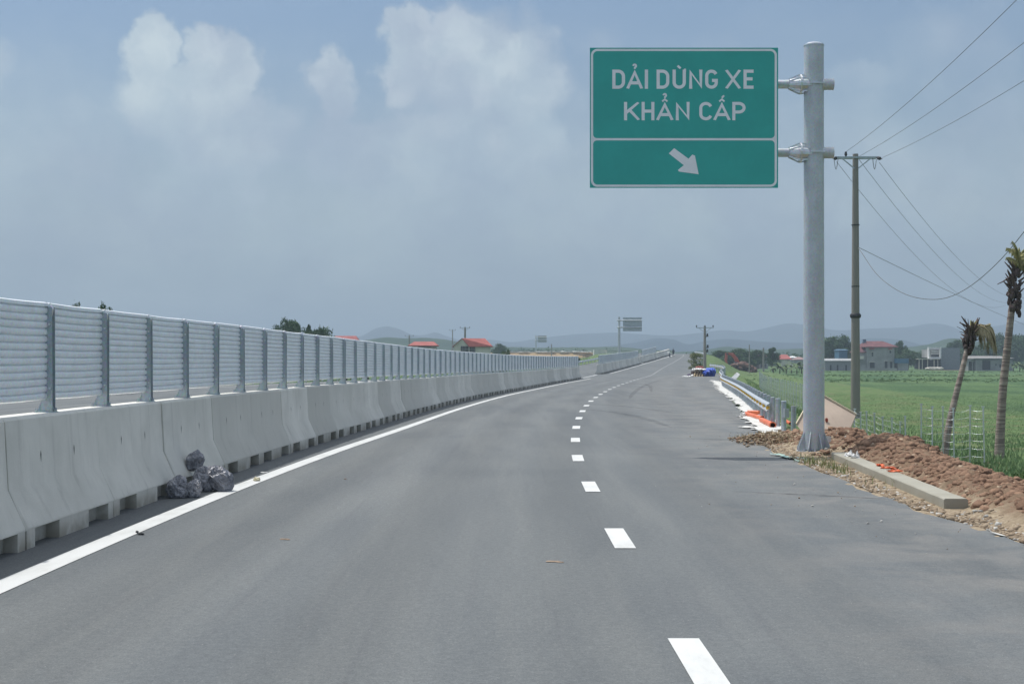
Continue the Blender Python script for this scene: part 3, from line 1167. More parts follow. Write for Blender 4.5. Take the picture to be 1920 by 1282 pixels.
# lettering drawn as strokes
GL = {}
GL['D'] = (.60, [[(0, 0), (0, 1)], [(0, 1), (.27, 1), ('a', .27, .67, .33, .33, 90, 0), (.60, .33), ('a', .27, .33, .33, .33, 0, -90), (0, 0)]])
GL['A'] = (.70, [[(0, 0), (.35, 1), (.70, 0)], [(.12, .27), (.58, .27)]])
GL['I'] = (.0, [[(0, 0), (0, 1)]])
GL['U'] = (.58, [[(0, 1), (0, .29), ('a', .29, .29, .29, .29, 180, 360), (.58, 1)]])
GL['N'] = (.58, [[(0, 0), (0, 1), (.58, 0), (.58, 1)]])
GL['G'] = (.58, [[('a', .29, .71, .29, .29, 22, 180), (0, .29), ('a', .29, .29, .29, .29, 180, 360), (.58, .42), (.32, .42)]])
GL['C'] = (.58, [[('a', .29, .71, .29, .29, 18, 180), (0, .29), ('a', .29, .29, .29, .29, 180, 342)]])
GL['X'] = (.64, [[(0, 0), (.64, 1)], [(0, 1), (.64, 0)]])
GL['E'] = (.50, [[(.5, 0), (0, 0), (0, 1), (.5, 1)], [(0, .52), (.44, .52)]])
GL['K'] = (.60, [[(0, 0), (0, 1)], [(.56, 1), (.03, .40)], [(.20, .58), (.60, 0)]])
GL['H'] = (.58, [[(0, 0), (0, 1)], [(.58, 0), (.58, 1)], [(0, .5), (.58, .5)]])
GL['P'] = (.56, [[(0, 0), (0, 1), (.28, 1), ('a', .28, .72, .28, .28, 90, -90), (0, .44)]])
HOOK = lambda cx, z: [(cx - .10, z + .19), ('a', cx, z + .19, .10, .09, 180, -40), (cx + .01, z + .08), (cx + .01, z)]
ACC = {'hook': lambda cx: [(HOOK(cx, 1.14), .09)], 'grave': lambda cx: [([(cx - .12, 1.34), (cx + .10, 1.18)], .11)],
       'circ': lambda cx: [([(cx - .20, 1.13), (cx, 1.27), (cx + .20, 1.13)], .09)],
       'hook2': lambda cx: [(HOOK(cx, 1.34), .09)], 'acute2': lambda cx: [([(cx, 1.36), (cx + .16, 1.52)], .10)],
       'horn': lambda cx: [([(cx + .29, .97), (cx + .42, 1.00), (cx + .42, 1.16)], .10)]}


def stroke_pts(path):
    out = []
    for q in path:
        if q[0] == 'a':
            _, cx, cz, a, b, t0, t1 = q
            for i in range(11):
                t = R(t0 + (t1 - t0) * i / 10)
                out.append((cx + a * math.cos(t), cz + b * math.sin(t)))
        else:
            out.append(q)
    res = [out[0]]
    for q in out[1:]:
        if math.hypot(q[0] - res[-1][0], q[1] - res[-1][1]) > 1e-4:
            res.append(q)
    return res


def draw_stroke(m, pts, wd, x0, z0, hx, hz, y, miter=True):
    """ribbon with mitred joins, in sign-plane units"""
    n = len(pts)
    P2 = [Vector((x0 + p[0] * hx, z0 + p[1] * hz)) for p in pts]
    L, Rr = [], []
    for i in range(n):
        a = (P2[i] - P2[i - 1]).normalized() if i > 0 else None
        b = (P2[i + 1] - P2[i]).normalized() if i < n - 1 else None
        if a is None:
            nn = Vector((-b.y, b.x))
            s_ = 1
        elif b is None:
            nn = Vector((-a.y, a.x))
            s_ = 1
        else:
            na, nb = Vector((-a.y, a.x)), Vector((-b.y, b.x))
            nn = (na + nb)
            nn = nn.normalized() if nn.length > .05 else na
            s_ = min(1 / max(.2, nn.dot(na)), 2.4)
        L.append(P2[i] + nn * wd / 2 * s_)
        Rr.append(P2[i] - nn * wd / 2 * s_)
    vs = []
    for i in range(n):
        vs += [(L[i].x, y - i * .00006, L[i].y), (Rr[i].x, y - i * .00006, Rr[i].y)]
    m.add(vs, [(2 * i, 2 * i + 1, 2 * i + 3, 2 * i + 2) for i in range(n - 1)])


def letters(chars, ytop, ybot):
    """chars: (glyph, left px, right px, accents...)"""
    m = M()
    ht = (ybot - ytop) * s1
    sw = .168
    hz = ht - sw * ht
    z0 = HC + (HY - ybot) * s1 + sw * ht / 2
    zlo, zhi = z0 - sw * ht / 2, z0 + hz + sw * ht / 2
    lay = 0
    for c in chars:
        wd, paths = GL[c[0]]
        x = (c[1] - 960) * s1 + sw * ht / 2
        hx = ((c[2] - c[1]) * s1 - sw * ht) / wd if wd > 0 else hz
        items = [(p, sw, hx) for p in paths]
        for a in c[3:]:
            items += [(p, q * 1.08, hz * .86) for (p, q) in ACC[a](wd / 2 * hx / (hz * .86))]
        for (p, sww, hxx) in items:
            lay += 1
            q = list(stroke_pts(p))
            if sww == sw and c[0] not in 'GC':
                for idx, nb in ((0, 1), (-1, -2)):
                    e, f = q[idx], q[nb]
                    if (abs(e[1]) < .02 or abs(e[1] - 1) < .02) and abs(e[1] - f[1]) > .2:
                        d = Vector((e[0] - f[0], e[1] - f[1])).normalized()
                        kx = sw / 2 / max(.3, abs(d.y)) * 1.2
                        q[idx] = (e[0] + d.x * kx, e[1] + d.y * kx)
            b0 = len(m.v)
            draw_stroke(m, q, sww * ht, x, z0, hxx, hz, yf - .0004 * (1 + lay % 5))
            if sww == sw:
                for k in range(b0, len(m.v)):
                    v_ = m.v[k]
                    m.v[k] = (v_[0], v_[1], min(zhi, max(zlo, v_[2])))
    return m


letters([('D', 1148, 1172), ('A', 1175, 1205, 'hook'), ('I', 1209, 1216), ('D', 1231, 1255), ('U', 1261, 1286, 'grave', 'horn'), ('N', 1292, 1317), ('G', 1322, 1346),
         ('X', 1361, 1388), ('E', 1394, 1416)], 131, 167).build('lettering', MT['signwhite'], panel)
letters([('K', 1170, 1198), ('H', 1203, 1227), ('A', 1231, 1262, 'circ', 'hook2'), ('N', 1267, 1293), ('C', 1311, 1336), ('A', 1338, 1369, 'circ', 'acute2'), ('P', 1373, 1398)],
        191.5, 226).build('lettering', MT['signwhite'], panel)
m = M()
ap = [(1254, 288), (1264, 278), (1291, 298), (1298, 290), (1303, 292), (1310, 327), (1273, 322), (1271, 319), (1282, 310)]
q = [((x - 960) * s1, HC + (HY - y) * s1) for x, y in ap]
m.add([(x, yf - .001, z) for x, z in q], [(0, 1, 2, 8), (2, 3, 4, 5), (8, 5, 6, 7), (2, 5, 8)])
m.build('arrow', MT['signwhite'], panel)

# ------------------------------------------------------------------ far signs seen from behind
def far_sign(pxp, ytop, ybot, d, x0, x1, y0, y1, label):
    p = P(pxp, ybot, d)
    g = tag(empty('road_sign', p), label, 'road sign')
    zt = P(pxp, ytop, d).z
    m = M()
    m.tube([p, (p.x, d, zt)], [.30, .24], 12)
    m.build('post', MT['galvsign'], g, smooth=40)
    a, b = P(x0, y1, d), P(x1, y0, d)
    m = M()
    m.box(a.x, b.x, d - .1, d - .05, a.z, b.z)
    pn = m.build('sign_panel', MT['galv'], g)
    for fz in (.22, .72):
        z = a.z + (b.z - a.z) * (1 - fz)
        m = M()
        m.tube([(p.x - .5, d - .3, z), (b.x, d - .3, z)], .16, 8)
        m.build('arm', MT['galvsign'], g, smooth=40)
    m = M()
    for k in range(7):
        z = a.z + (b.z - a.z) * (k + .5) / 7
        m.box(a.x + .05, b.x - .05, d - .16, d - .105, z - .07, z + .07)
    m.build('stiffener', MT['postgrey'], g)


far_sign(1161, 594, 664, 330, 1168, 1203.5, 595, 621, 'back of the large grey sign left of the road crest')
far_sign(1005, 628.5, 660, 640, 1008, 1025, 629, 642, 'small far grey sign back above the tan embankment')

# ------------------------------------------------------------------ right-hand guardrail
W_PROF = [(0.0, .0), (.02, .02), (.075, .055), (.085, .085), (.03, .13), (.02, .155), (.03, .18), (.085, .225), (.075, .255), (.02, .29), (.0, .31)]


def rail(name, pts, zt, label, posts=True, refl=True, gap=2.0, side=-1, off=.0, hgt=.78):
    """W-beam along world points; beam top zt above ground"""
    ps = [Vector(p) for p in pts]
    tt = np.linspace(0, len(ps) - 1, (len(ps) - 1) * 10 + 1)
    X, Y, Z = [crom(range(len(ps)), [p[i] for p in ps])(tt) for i in range(3)]
    g = tag(empty(name, (X[0], Y[0], Z[0])), label, 'guardrail')
    m = M()
    n = len(W_PROF)
    vs = []
    for i in range(len(tt)):
        a = Vector((X[min(i + 1, len(tt) - 1)] - X[max(i - 1, 0)], Y[min(i + 1, len(tt) - 1)] - Y[max(i - 1, 0)], 0)).normalized()
        nn = Vector((-a.y, a.x, 0)) * (1 if side < 0 else -1)
        for (o_, z) in W_PROF:
            q = Vector((X[i], Y[i], Z[i] + zt - .31 + z)) + nn * (o_ + .09)
            vs.append(q)
    m.add(vs, [(i * n + j, i * n + j + 1, (i + 1) * n + j + 1, (i + 1) * n + j) for i in range(len(tt) - 1) for j in range(n - 1)])
    m.build('beam', MT['galvbright'], g, smooth=30)
    seg = np.r_[0, np.cumsum(np.hypot(np.diff(X), np.diff(Y)))]
    total = seg[-1]
    np_ = min(95, int(total / gap))
    pm = M()
    pm.tube([(0, 0, -.1), (0, 0, hgt)], .066, 12)
    pm.tube([(0, 0, hgt + .0005), (0, 0, hgt + .02), (0, 0, hgt + .028)], [.072, .068, .03], 12)
    pm.box(-.03, .03, -.1, .0, zt - .26, zt - .05)
    p0 = None
    rf = None
    for k in range(np_ + 1):
        s_ = min(total, k * gap + .2)
        x, y, z = [float(np.interp(s_, seg, q)) for q in (X, Y, Z)]
        if posts:
            if p0 is None:
                p0 = pm.build('post', MT['galv'], g, local=True, smooth=40)
                o = p0
            else:
                o = p0.copy()
                COL.objects.link(o)
                o.parent = g
            o.location = Vector((x, y, z)) - Vector(g.location)
        if refl:
            x2, y2 = [float(np.interp(s_ + .3, seg, q)) for q in (X, Y)]
            a = Vector((x2 - x, y2 - y, 0))
            a = a.normalized() if a.length > 1e-5 else Vector((0, 1, 0))
            nn = Vector((-a.y, a.x, 0)) * (1 if side < 0 else -1)
            if rf is None:
                r_ = M()
                r_.add([(-.045, 0, -.045), (.045, 0, -.045), (.055, 0, .045), (0, 0, .06), (-.055, 0, .045),
                        (-.045, .012, -.045), (.045, .012, -.045), (.055, .012, .045), (0, .012, .06), (-.055, .012, .045)],
                       [(0, 1, 2, 3, 4), (9, 8, 7, 6, 5), (0, 5, 6, 1), (1, 6, 7, 2), (2, 7, 8, 3), (3, 8, 9, 4), (4, 9, 5, 0)])
                rf = r_.build('reflector', MT['yellow'], g, local=True)
                o = rf
            else:
                o = rf.copy()
                COL.objects.link(o)
                o.parent = g
            o.location = Vector((x, y, z + zt - .155)) + nn * .135 - Vector(g.location)
            o.rotation_euler = (0, 0, math.atan2(-nn.y, -nn.x) * 0 - .25)
    return g


rail('guardrail', [(7.38, 40.7, 0), (8.3, 48.2, 0), (10.75, 67.5, 0), (12.6, 83, 0), (14.5, 99, 0), (17.0, 116, 0), (20.9, 144, .0), (24.4, 165, .1), (26.9, 185, .3), (27.0, 196, .45)], .65,
     'long steel guardrail with amber reflectors curving along the right road edge')
rail('guardrail', [(29.0, 225, .4), (31.5, 240, .65), (37.8, 285, 1.5), (42.4, 318, 2.4), (44.5, 350, 2.9)], .7,
     'short far guardrail right of the road just before the crest', refl=False, gap=4)
rail('guardrail', [(float(bx(d)) - float(lw(d)) - .4, d, float(bz(d))) for d in (45, 70, 90, 120, 150, 180, 215, 250, 285, 320)], .7,
     'grey guardrail on the far side of the opposite carriageway, seen through the first median gap', refl=False, gap=4, side=1)

GP = 'loose steel posts beyond the guardrail end'
for (px, yt, yb, blk, lab) in ((1458.5, 748, 800.5, 0, 'loose grey steel post nearest the guardrail end, pale flat cap'),
                               (1469.5, 753, 811, 1, 'loose grey steel post with a square bracket block, behind the gravel heap'),
                               (1488, 761, 815, 0, 'loose grey steel post closest to the big sign post, without cap')):
    b = G(px, yb)
    h = (yb - yt) * b.y / F
    g = tag(empty('steel_post', b), lab, 'post', GP)
    m = M()
    m.tube([b - Vector((0, 0, .05)), b + Vector((0, 0, h))], .068, 16)
    m.build('tube', MT['galv'], g, smooth=40)
    if px < 1480:
        m = M()
        m.tube([b + Vector((0, 0, h + .0005)), b + Vector((0, 0, h + .018)), b + Vector((0, 0, h + .024))], [.075, .072, .05], 16)
        m.build('cap', MT['galvbright'], g, smooth=40)
    if blk:
        m = M()
        m.box(b.x - .02, b.x + .10, b.y - .22, b.y - .07, h - .40, h - .17)
        m.build('bracket', MT['galv'], g)

# ------------------------------------------------------------------ cement spill along the rail foot
def inside(x, y, poly):
    c = False
    n = len(poly)
    for i in range(n):
        (x1, y1), (x2, y2) = poly[i], poly[(i + 1) % n]
        if (y1 > y) != (y2 > y) and x < (x2 - x1) * (y - y1) / (y2 - y1) + x1:
            c = not c
    return c


def patch(name, pts, mt, lift, jag=.16, cx=.09, cy=.22):
    """thin ragged spill of mortar following the ground"""
    ps = [(q.x, q.y) for q in (G(*p) for p in pts)]
    xs = np.arange(min(p[0] for p in ps) - .3, max(p[0] for p in ps) + .3, cx)
    ys = np.arange(min(p[1] for p in ps) - .6, max(p[1] for p in ps) + .6, cy)
    m = M()
    idx = {}
    vs = []

    def vert(i, j):
        if (i, j) not in idx:
            x, y = float(xs[i]) + random.uniform(-.3, .3) * cx, float(ys[j]) + random.uniform(-.3, .3) * cy
            zz = road_z(x, y)
            if y < 36 and x > float(rx(y)):
                zz = heap_z(x, y)
            n = mnoise.noise(Vector((x * 2.2, y * 1.1, 4)))
            idx[(i, j)] = len(vs)
            vs.append((x, y, zz + lift + .018 * max(-.6, n) + random.uniform(0, .012)))
        return idx[(i, j)]
    fs = []
    for i in range(len(xs) - 1):
        for j in range(len(ys) - 1):
            x, y = float(xs[i]) + cx / 2, float(ys[j]) + cy / 2
            nx = mnoise.fractal(Vector((x * 1.7, y * .8, 0)), .7, 2.2, 4) * jag * 1.6
            ny = mnoise.fractal(Vector((x * 1.7, y * .8, 7)), .7, 2.2, 4) * jag * 3.5
            if inside(x + nx, y + ny, ps) and mnoise.noise(Vector((x * 3, y * 1.6, 2))) > -.52:
                fs.append((vert(i, j), vert(i + 1, j), vert(i + 1, j + 1), vert(i, j + 1)))
    m.add(vs, fs)
    o = m.build(name, mt, local=True, smooth=True)
    tag(o, kind='structure')
    return o


# ------------------------------------------------------------------ near gravel and soil heaps
def heap_h(x, y):
    """height of loose soil / gravel over the verge, right of the road"""
    e = float(rx(y))
    if y > 36 or y < 6:
        return -1
    u = x - e
    h = .02
    # soil ridge behind the kerb beam
    for (cx, cy, a, b, hh) in ((7.75, 27.4, .85, 1.7, .46), (7.2, 31.0, .85, 1.5, .36), (7.2, 24.6, .75, 2.2, .22), (6.9, 21.8, .7, 2.4, .17), (6.6, 19.0, .8, 2.6, .16),
                               (6.4, 16.0, .9, 2.6, .16), (6.1, 32.9, 1.1, .8, .14), (6.9, 28.2, .6, 1.5, .15)):
        h += hh * math.exp(-((x - cx) / a) ** 2 - ((y - cy) / b) ** 2)
    h *= min(1, max(0, u / .5))
    if 17.2 < y < 28.2:
        q = x - (5.45 + (y - 18.2) * .0633 + .26)
        h *= min(1, max(.0, q / .35))
    return h


def heap_z(x, y):
    h = heap_h(x, y)
    base = gz(x, y) if x > float(rx(y)) else road_z(x, y)
    n = mnoise.fractal(Vector((x * 1.3, y * 1.3, 0)), .8, 2.1, 4)
    n2 = mnoise.noise(Vector((x * 7, y * 7, 3)))
    k = max(0, min(1, h / .12))
    n3 = mnoise.noise(Vector((x * 3.2, y * 3.2, 9)))
    return base + h + k * (n * .07 + n2 * .035 + abs(n3) * .05)


patch('cement_apron', [(1333, 713), (1341, 722), (1346, 731), (1362, 742), (1372, 749), (1386, 762), (1394, 772), (1399, 780), (1446, 806), (1462, 800), (1440, 783), (1412, 763), (1380, 740), (1352, 716)], MT['cement'], .02)
patch('cement_apron', [(1384, 782.5), (1398, 787), (1410, 796), (1406, 803), (1414, 811), (1440, 814), (1468, 813), (1472, 801), (1446, 790), (1420, 782), (1400, 777)], MT['cement'], .026)
patch('cement_apron', [(1868, 1001), (1895, 1010), (1930, 1022), (1990, 1045), (2040, 1040), (1990, 1005), (1925, 1000), (1895, 1001)], MT['cement'], .02, .05)

xs = np.arange(4.6, 12.2, .10)
v, ids = [], {}
ys = np.arange(8, 36, .14)
for j, y in enumerate(ys):
    e = float(rx(y)) + .05 * math.sin(y * 3.1) + .04 * math.sin(y * 7.7)
    for i, x in enumerate(xs):
        z = heap_z(x, y)
        u = x - e
        if u < 0:
            z = road_z(x, y) - .014 - min(.3, max(0, -u - .15))
        else:
            z += min(.03, u * .1) + .008
        if x > 11.2:
            z -= (x - 11.2) * .35
        if y < 9 or y > 34.5:
            z -= .12
        v.append((x, y, z))
nx_ = len(xs)
f = [(j * nx_ + i, j * nx_ + i + 1, (j + 1) * nx_ + i + 1, (j + 1) * nx_ + i) for j in range(len(ys) - 1) for i in range(nx_ - 1)]


def soil_mat():
    m = bpy.data.materials.new('loose_soil_and_gravel')
    m.use_nodes = True
    t = NT(m.node_tree)
    bs = t.n['Principled BSDF']
    g = t.node('ShaderNodeNewGeometry')
    pos = g.outputs['Position']
    sp = t.node('ShaderNodeSeparateXYZ')
    t.l.new(pos, sp.inputs[0])
    brown = t.mix(t.ss(t.noise(pos, 3, 6, .7), .3, .7), (.13, .085, .055), (.26, .18, .12))
    tan = t.mix(t.ss(t.noise(pos, 6, 6, .7), .3, .7), (.25, .19, .125), (.46, .38, .27))
    grn = (.07, .12, .03)
    line = t.math('ADD', t.math('SUBTRACT', sp.outputs[0], t.math('MULTIPLY', t.math('SUBTRACT', sp.outputs[1], 18.2), .063)), t.math('MULTIPLY', t.noise(pos, 1.5, 4, .6), .5))
    col = t.mix(t.ss(line, 5.95, 6.35), tan, brown)
    gm = t.ss(t.math('ADD', sp.outputs[2], t.math('MULTIPLY', t.noise(pos, 2, 4, .6), .5)), .05, -.25)
    col = t.mix(gm, col, grn)
    t.l.new(col, bs.inputs['Base Color'])
    bs.inputs['Roughness'].default_value = .95
    bs.inputs['Specular IOR Level'].default_value = .2
    bn = t.node('ShaderNodeBump')
    bn.inputs['Strength'].default_value = 1
    bn.inputs['Distance'].default_value = .03
    t.l.new(t.noise(pos, 28, 6, .75), bn.inputs['Height'])
    t.l.new(bn.outputs[0], bs.inputs['Normal'])
    return m


MT['soil'] = soil_mat()
tag(npmesh('soil_bank', np.array(v), np.array(f), MT['soil'], smooth=True), kind='structure')

# loose lumps: unit deformed icosahedra, scattered with numpy
ICO_V = None


def ico(sub=1):
    t = (1 + 5 ** .5) / 2
    v = [(-1, t, 0), (1, t, 0), (-1, -t, 0), (1, -t, 0), (0, -1, t), (0, 1, t), (0, -1, -t), (0, 1, -t), (t, 0, -1), (t, 0, 1), (-t, 0, -1), (-t, 0, 1)]
    f = [(0, 11, 5), (0, 5, 1), (0, 1, 7), (0, 7, 10), (0, 10, 11), (1, 5, 9), (5, 11, 4), (11, 10, 2), (10, 7, 6), (7, 1, 8), (3, 9, 4), (3, 4, 2), (3, 2, 6), (3, 6, 8), (3, 8, 9), (4, 9, 5), (2, 4, 11), (6, 2, 10), (8, 6, 7), (9, 8, 1)]
    v = [np.array(q) / np.linalg.norm(q) for q in v]
    for _ in range(sub):
        cache, nf = {}, []
        def mid(a, b):
            k = (min(a, b), max(a, b))
            if k not in cache:
                q = v[a] + v[b]
                v.append(q / np.linalg.norm(q))
                cache[k] = len(v) - 1
            return cache[k]
        for (a, b, c) in f:
            ab, bc, ca = mid(a, b), mid(b, c), mid(c, a)
            nf += [(a, ab, ca), (b, bc, ab), (c, ca, bc), (ab, bc, ca)]
        f = nf
    return np.array(v), np.array(f)


def lumps(name, pts, rad, mats, sub=1, flat=.75, split=None):
    """many small stones / clods as one uncountable mass"""
    V, Fc = ico(sub)
    n = len(pts)
    nv = len(V)
    r = np.asarray(rad)[:, None, None]
    jit = 1 + rng.uniform(-.33, .33, (n, nv, 1))
    sc = np.stack([rng.uniform(.7, 1.25, n), rng.uniform(.7, 1.25, n), rng.uniform(flat * .7, flat * 1.2, n)], 1)[:, None, :]
    a = rng.uniform(0, 6.28, n)
    ca, sa = np.cos(a)[:, None], np.sin(a)[:, None]
    Q = V[None] * jit * sc * r
    X = Q[:, :, 0] * ca - Q[:, :, 1] * sa
    Y = Q[:, :, 0] * sa + Q[:, :, 1] * ca
    Q = np.stack([X, Y, Q[:, :, 2]], 2) + np.asarray(pts)[:, None, :]
    Fa = (Fc[None] + (np.arange(n) * nv)[:, None, None]).reshape(-1, 3)
    mi = np.repeat(rng.integers(0, len(mats), n) if split is None else split, len(Fc))
    return npmesh(name, Q.reshape(-1, 3), Fa, mats, mi=mi)


pts, rad, sp_ = [], [], []
while len(pts) < 24000:
    y = random.uniform(9, 34.5)
    x = random.uniform(float(rx(y)) + .6, 9.6)
    h = heap_h(x, y)
    if random.random() > h * 3.6 + .22:
        continue
    if x < 5.45 + (y - 18.2) * .0633 + .36 and 17.9 < y < 27.6:
        continue
    if math.hypot(x - sx, y - sy) < .42:
        continue
    s_ = min(.085, random.lognormvariate(-3.42, .42)) if len(pts) % 5 < 3 else random.uniform(.010, .022)
    pts.append((x, y, heap_z(x, y) + s_ * .35))
    rad.append(s_)
    sp_.append(1 if random.random() < .12 and s_ < .045 else 0)
tag(lumps('soil_clods', pts, rad, [MT['clod'], MT['clodtan']], 1, .8, np.array(sp_)), 'brown clods and lumps of dug soil heaped behind the concrete beam', 'soil', kind='stuff')

pts, rad, sp_ = [], [], []
while len(pts) < 14000:
    y = random.uniform(9, 35)
    e = float(rx(y))
    u = abs(random.gauss(0, .55)) if random.random() < .9 else random.uniform(0, 1.4)
    if y > 28.5:
        u = random.uniform(0, 1.9) if random.random() < .7 else abs(random.gauss(0, .4))
    x = e + u + .03
    bl = 5.45 + (y - 18.2) * .0633
    if bl - .02 < x < bl + .36 and 17.9 < y < 27.5:
        continue
    if x > bl + .3 and y < 28.2:
        continue
    if math.hypot(x - sx, y - sy) < .38:
        continue
    s_ = min(.05, random.lognormvariate(-4.2, .45))
    pts.append((x, y, heap_z(x, y) + .02 + s_ * .3))
    rad.append(s_)
    sp_.append(0 if random.random() < .88 else 1)
tag(lumps('gravel', pts, rad, [MT['stone'], MT['stonegrey']], 0, .8, np.array(sp_)), 'tan gravel and rubble strip along the right asphalt edge', 'gravel', kind='stuff')
# low heap of straw-coloured rubble left of the sign foot
pts, rad = [], []
for k in range(1500):
    x, y = random.gauss(5.95, .45), random.gauss(32.6, .75)
    g = math.exp(-((x - 5.95) / .8) ** 2 - ((y - 32.6) / 1.3) ** 2)
    if x < 5.0 or math.hypot(x - sx, y - sy) < .4:
        continue
    s_ = min(.07, random.lognormvariate(-3.7, .45))
    pts.append((x, y, road_z(x, y) + .02 + .20 * g * random.random() ** .5))
    rad.append(s_)
tag(lumps('rubble_heap', pts, rad, [MT['stone'], MT['clod'], MT['stone']], 0, .6), 'low heap of brown rubble between the sign foot and the loose posts', 'rubble', kind='stuff')
pts = []
rad = []
for k in range(170):
    y = random.uniform(14, 60)
    x = float(rx(y)) - abs(random.gauss(0, 1.1)) - .02
    s_ = min(.018, random.lognormvariate(-4.9, .45))
    pts.append((x, y, road_z(x, y) + s_ * .4))
    rad.append(s_)
tag(lumps('grit', pts, rad, [MT['stonegrey'], MT['stone']], 0, .8), 'scattered grit and small stones on the asphalt edge', 'grit', kind='stuff')

# kerb beam
m = M()
A, B = Vector((5.46, 18.2, 0)), Vector((6.03, 27.2, 0))
dirv = (B - A).normalized()
nrm = Vector((dirv.y, -dirv.x, 0))
n = 24
vs = []
for i in range(n + 1):
    c = A.lerp(B, i / n)
    wob = .006 * mnoise.noise(Vector((i * .7, 0, 0)))
    for (o_, z) in ((0, -.05), (wob, .118), (.015, .132 + wob), (.28, .132 + wob), (.30, .118), (.30, -.05)):
        vs.append(c + nrm * o_ + Vector((0, 0, z)))
fs = [(i * 6 + j, (i + 1) * 6 + j, (i + 1) * 6 + j + 1, i * 6 + j + 1) for i in range(n) for j in range(5)] + [(0, 1, 2, 3, 4, 5), tuple(n * 6 + j for j in range(5, -1, -1))]
m.add(vs, fs)
tag(m.build('concrete_beam', MT['kerb'], smooth=30), 'long pale concrete kerb beam lying between gravel and soil right of the road', 'concrete beam')

# stub profiles and scraps behind the beam
b = G(1573, 853)
g = tag(empty('steel_profile', b), 'short open steel box profile standing behind the kerb beam, right of the sign foot', 'steel profile')
m = M()
for (x0, x1, y0, y1) in ((-.13, .11, .10, .115), (-.13, -.115, 0, .10), (.095, .11, 0, .10), (.03, .094, 0, .012)):
    m.box(b.x + x0, b.x + x1, b.y + y0 + 1.2, b.y + y1 + 1.2, 0, .30)
m.build('web', MT['galvbright'], g)
m = M()
m.box(b.x - .112, b.x + .028, b.y + 1.203, b.y + 1.215, 0, .27)
m.build('plate', MT['galv'], g)
for (px, py, lab) in ((1597, 858, 'crumpled white plastic scrap behind the kerb beam, left of two'), (1609, 861, 'crumpled white plastic scrap behind the kerb beam, right of two')):
    c = G(px, py, .12)
    m = M()
    m.lump((c.x, c.y + .2, .14), (.075, .07, .06), px, .9, 4)
    m.lump((c.x + .03, c.y + .2, .2), (.02, .03, .05), px, .7, 3)
    tag(m.build('plastic_scrap', MT['whitebag']), lab, 'plastic scrap')
m = M()
for k, (px, py) in enumerate(((1645, 875), (1658, 880), (1672, 886))):
    c = G(px, py, .13)
    m.lump((c.x + .09, c.y + .15, .145), (.055, .12, .022), k, .9, 3, rot=k)
tag(m.build('orange_sheet', MT['orange']), 'torn orange plastic sheet pinched between soil and kerb beam', 'plastic sheet')
o = patch('plastic_sheet', [(1456, 853), (1468, 858), (1482, 864), (1500, 866), (1517, 864), (1510, 857), (1490, 856), (1475, 855)], mat('pale_green_plastic', (.36, .52, .45), .5), .03, .14, .05, .10)
del o['kind']
tag(o, 'pale green plastic sheeting half buried at the asphalt edge before the sign', 'plastic sheet')

# weeds at the asphalt edge
def blades(name, pts, hts, mt, lean=.35, wd=.012, seg=1):
    n = len(pts)
    p = np.asarray(pts, float)
    h = np.asarray(hts, float)
    a = rng.uniform(0, 6.28, n)
    l = rng.uniform(0, lean, n) * h
    b = rng.uniform(0, 6.28, n)
    wv = np.stack([np.cos(a), np.sin(a), np.zeros(n)], 1) * (wd * (h / h.mean()) ** .5)[:, None] if not np.isscalar(wd) or True else 0
    tip = p + np.stack([np.cos(b) * l, np.sin(b) * l, h], 1)
    mid = p + np.stack([np.cos(b) * l * .3, np.sin(b) * l * .3, h * .6], 1)
    v = np.stack([p - wv, p + wv, mid + wv * .8, tip, mid - wv * .8], 1).reshape(-1, 3)
    k = np.arange(n)[:, None] * 5
    f1 = np.concatenate([k + 0, k + 1, k + 2, k + 4], 1)
    f2 = np.concatenate([k + 4, k + 2, k + 3, k + 3], 1)
    # use triangles throughout
    tri = np.concatenate([np.concatenate([k, k + 1, k + 2], 1), np.concatenate([k, k + 2, k + 4], 1), np.concatenate([k + 4, k + 2, k + 3], 1)], 0)
    return npmesh(name, v, tri, mt)


pts, hts = [], []
for (cx, cy, s_, n) in ((5.45, 25.6, .12, 90), (5.50, 24.6, .10, 80), (5.5, 26.4, .15, 50), (5.40, 23.6, .08, 34), (5.5, 21.5, .12, 16), (5.9, 26.8, .05, 6)):
    for _ in range(n):
        x, y = random.gauss(cx, s_), random.gauss(cy, s_ * 3)
        pts.append((x, y, heap_z(x, y) + .01))
        hts.append(random.uniform(.06, .22))
tag(blades('weeds', pts, hts, MT['drygrass'], .7, .006), 'thin yellow-green weeds growing from the gravel beside the asphalt', 'weeds', kind='stuff')

pts, hts = [], []
for _ in range(420):
    x, y = random.gauss(5.85, .42), random.gauss(32.4, .7)
    if x > 5.0 and math.hypot(x - sx, y - sy) > .4:
        pts.append((x, y, road_z(x, y) + .04 + .16 * math.exp(-((x - 5.95) / .8) ** 2 - ((y - 32.6) / 1.3) ** 2)))
        hts.append(random.uniform(.03, .12))
MT['straw'] = leaf_mat('dry_straw', (.30, .24, .14), (.46, .38, .24), 3)
tag(blades('straw', pts, hts, MT['straw'], 1.6, .006), 'dry straw and grass scraps over the rubble left of the sign foot', 'straw', kind='stuff')

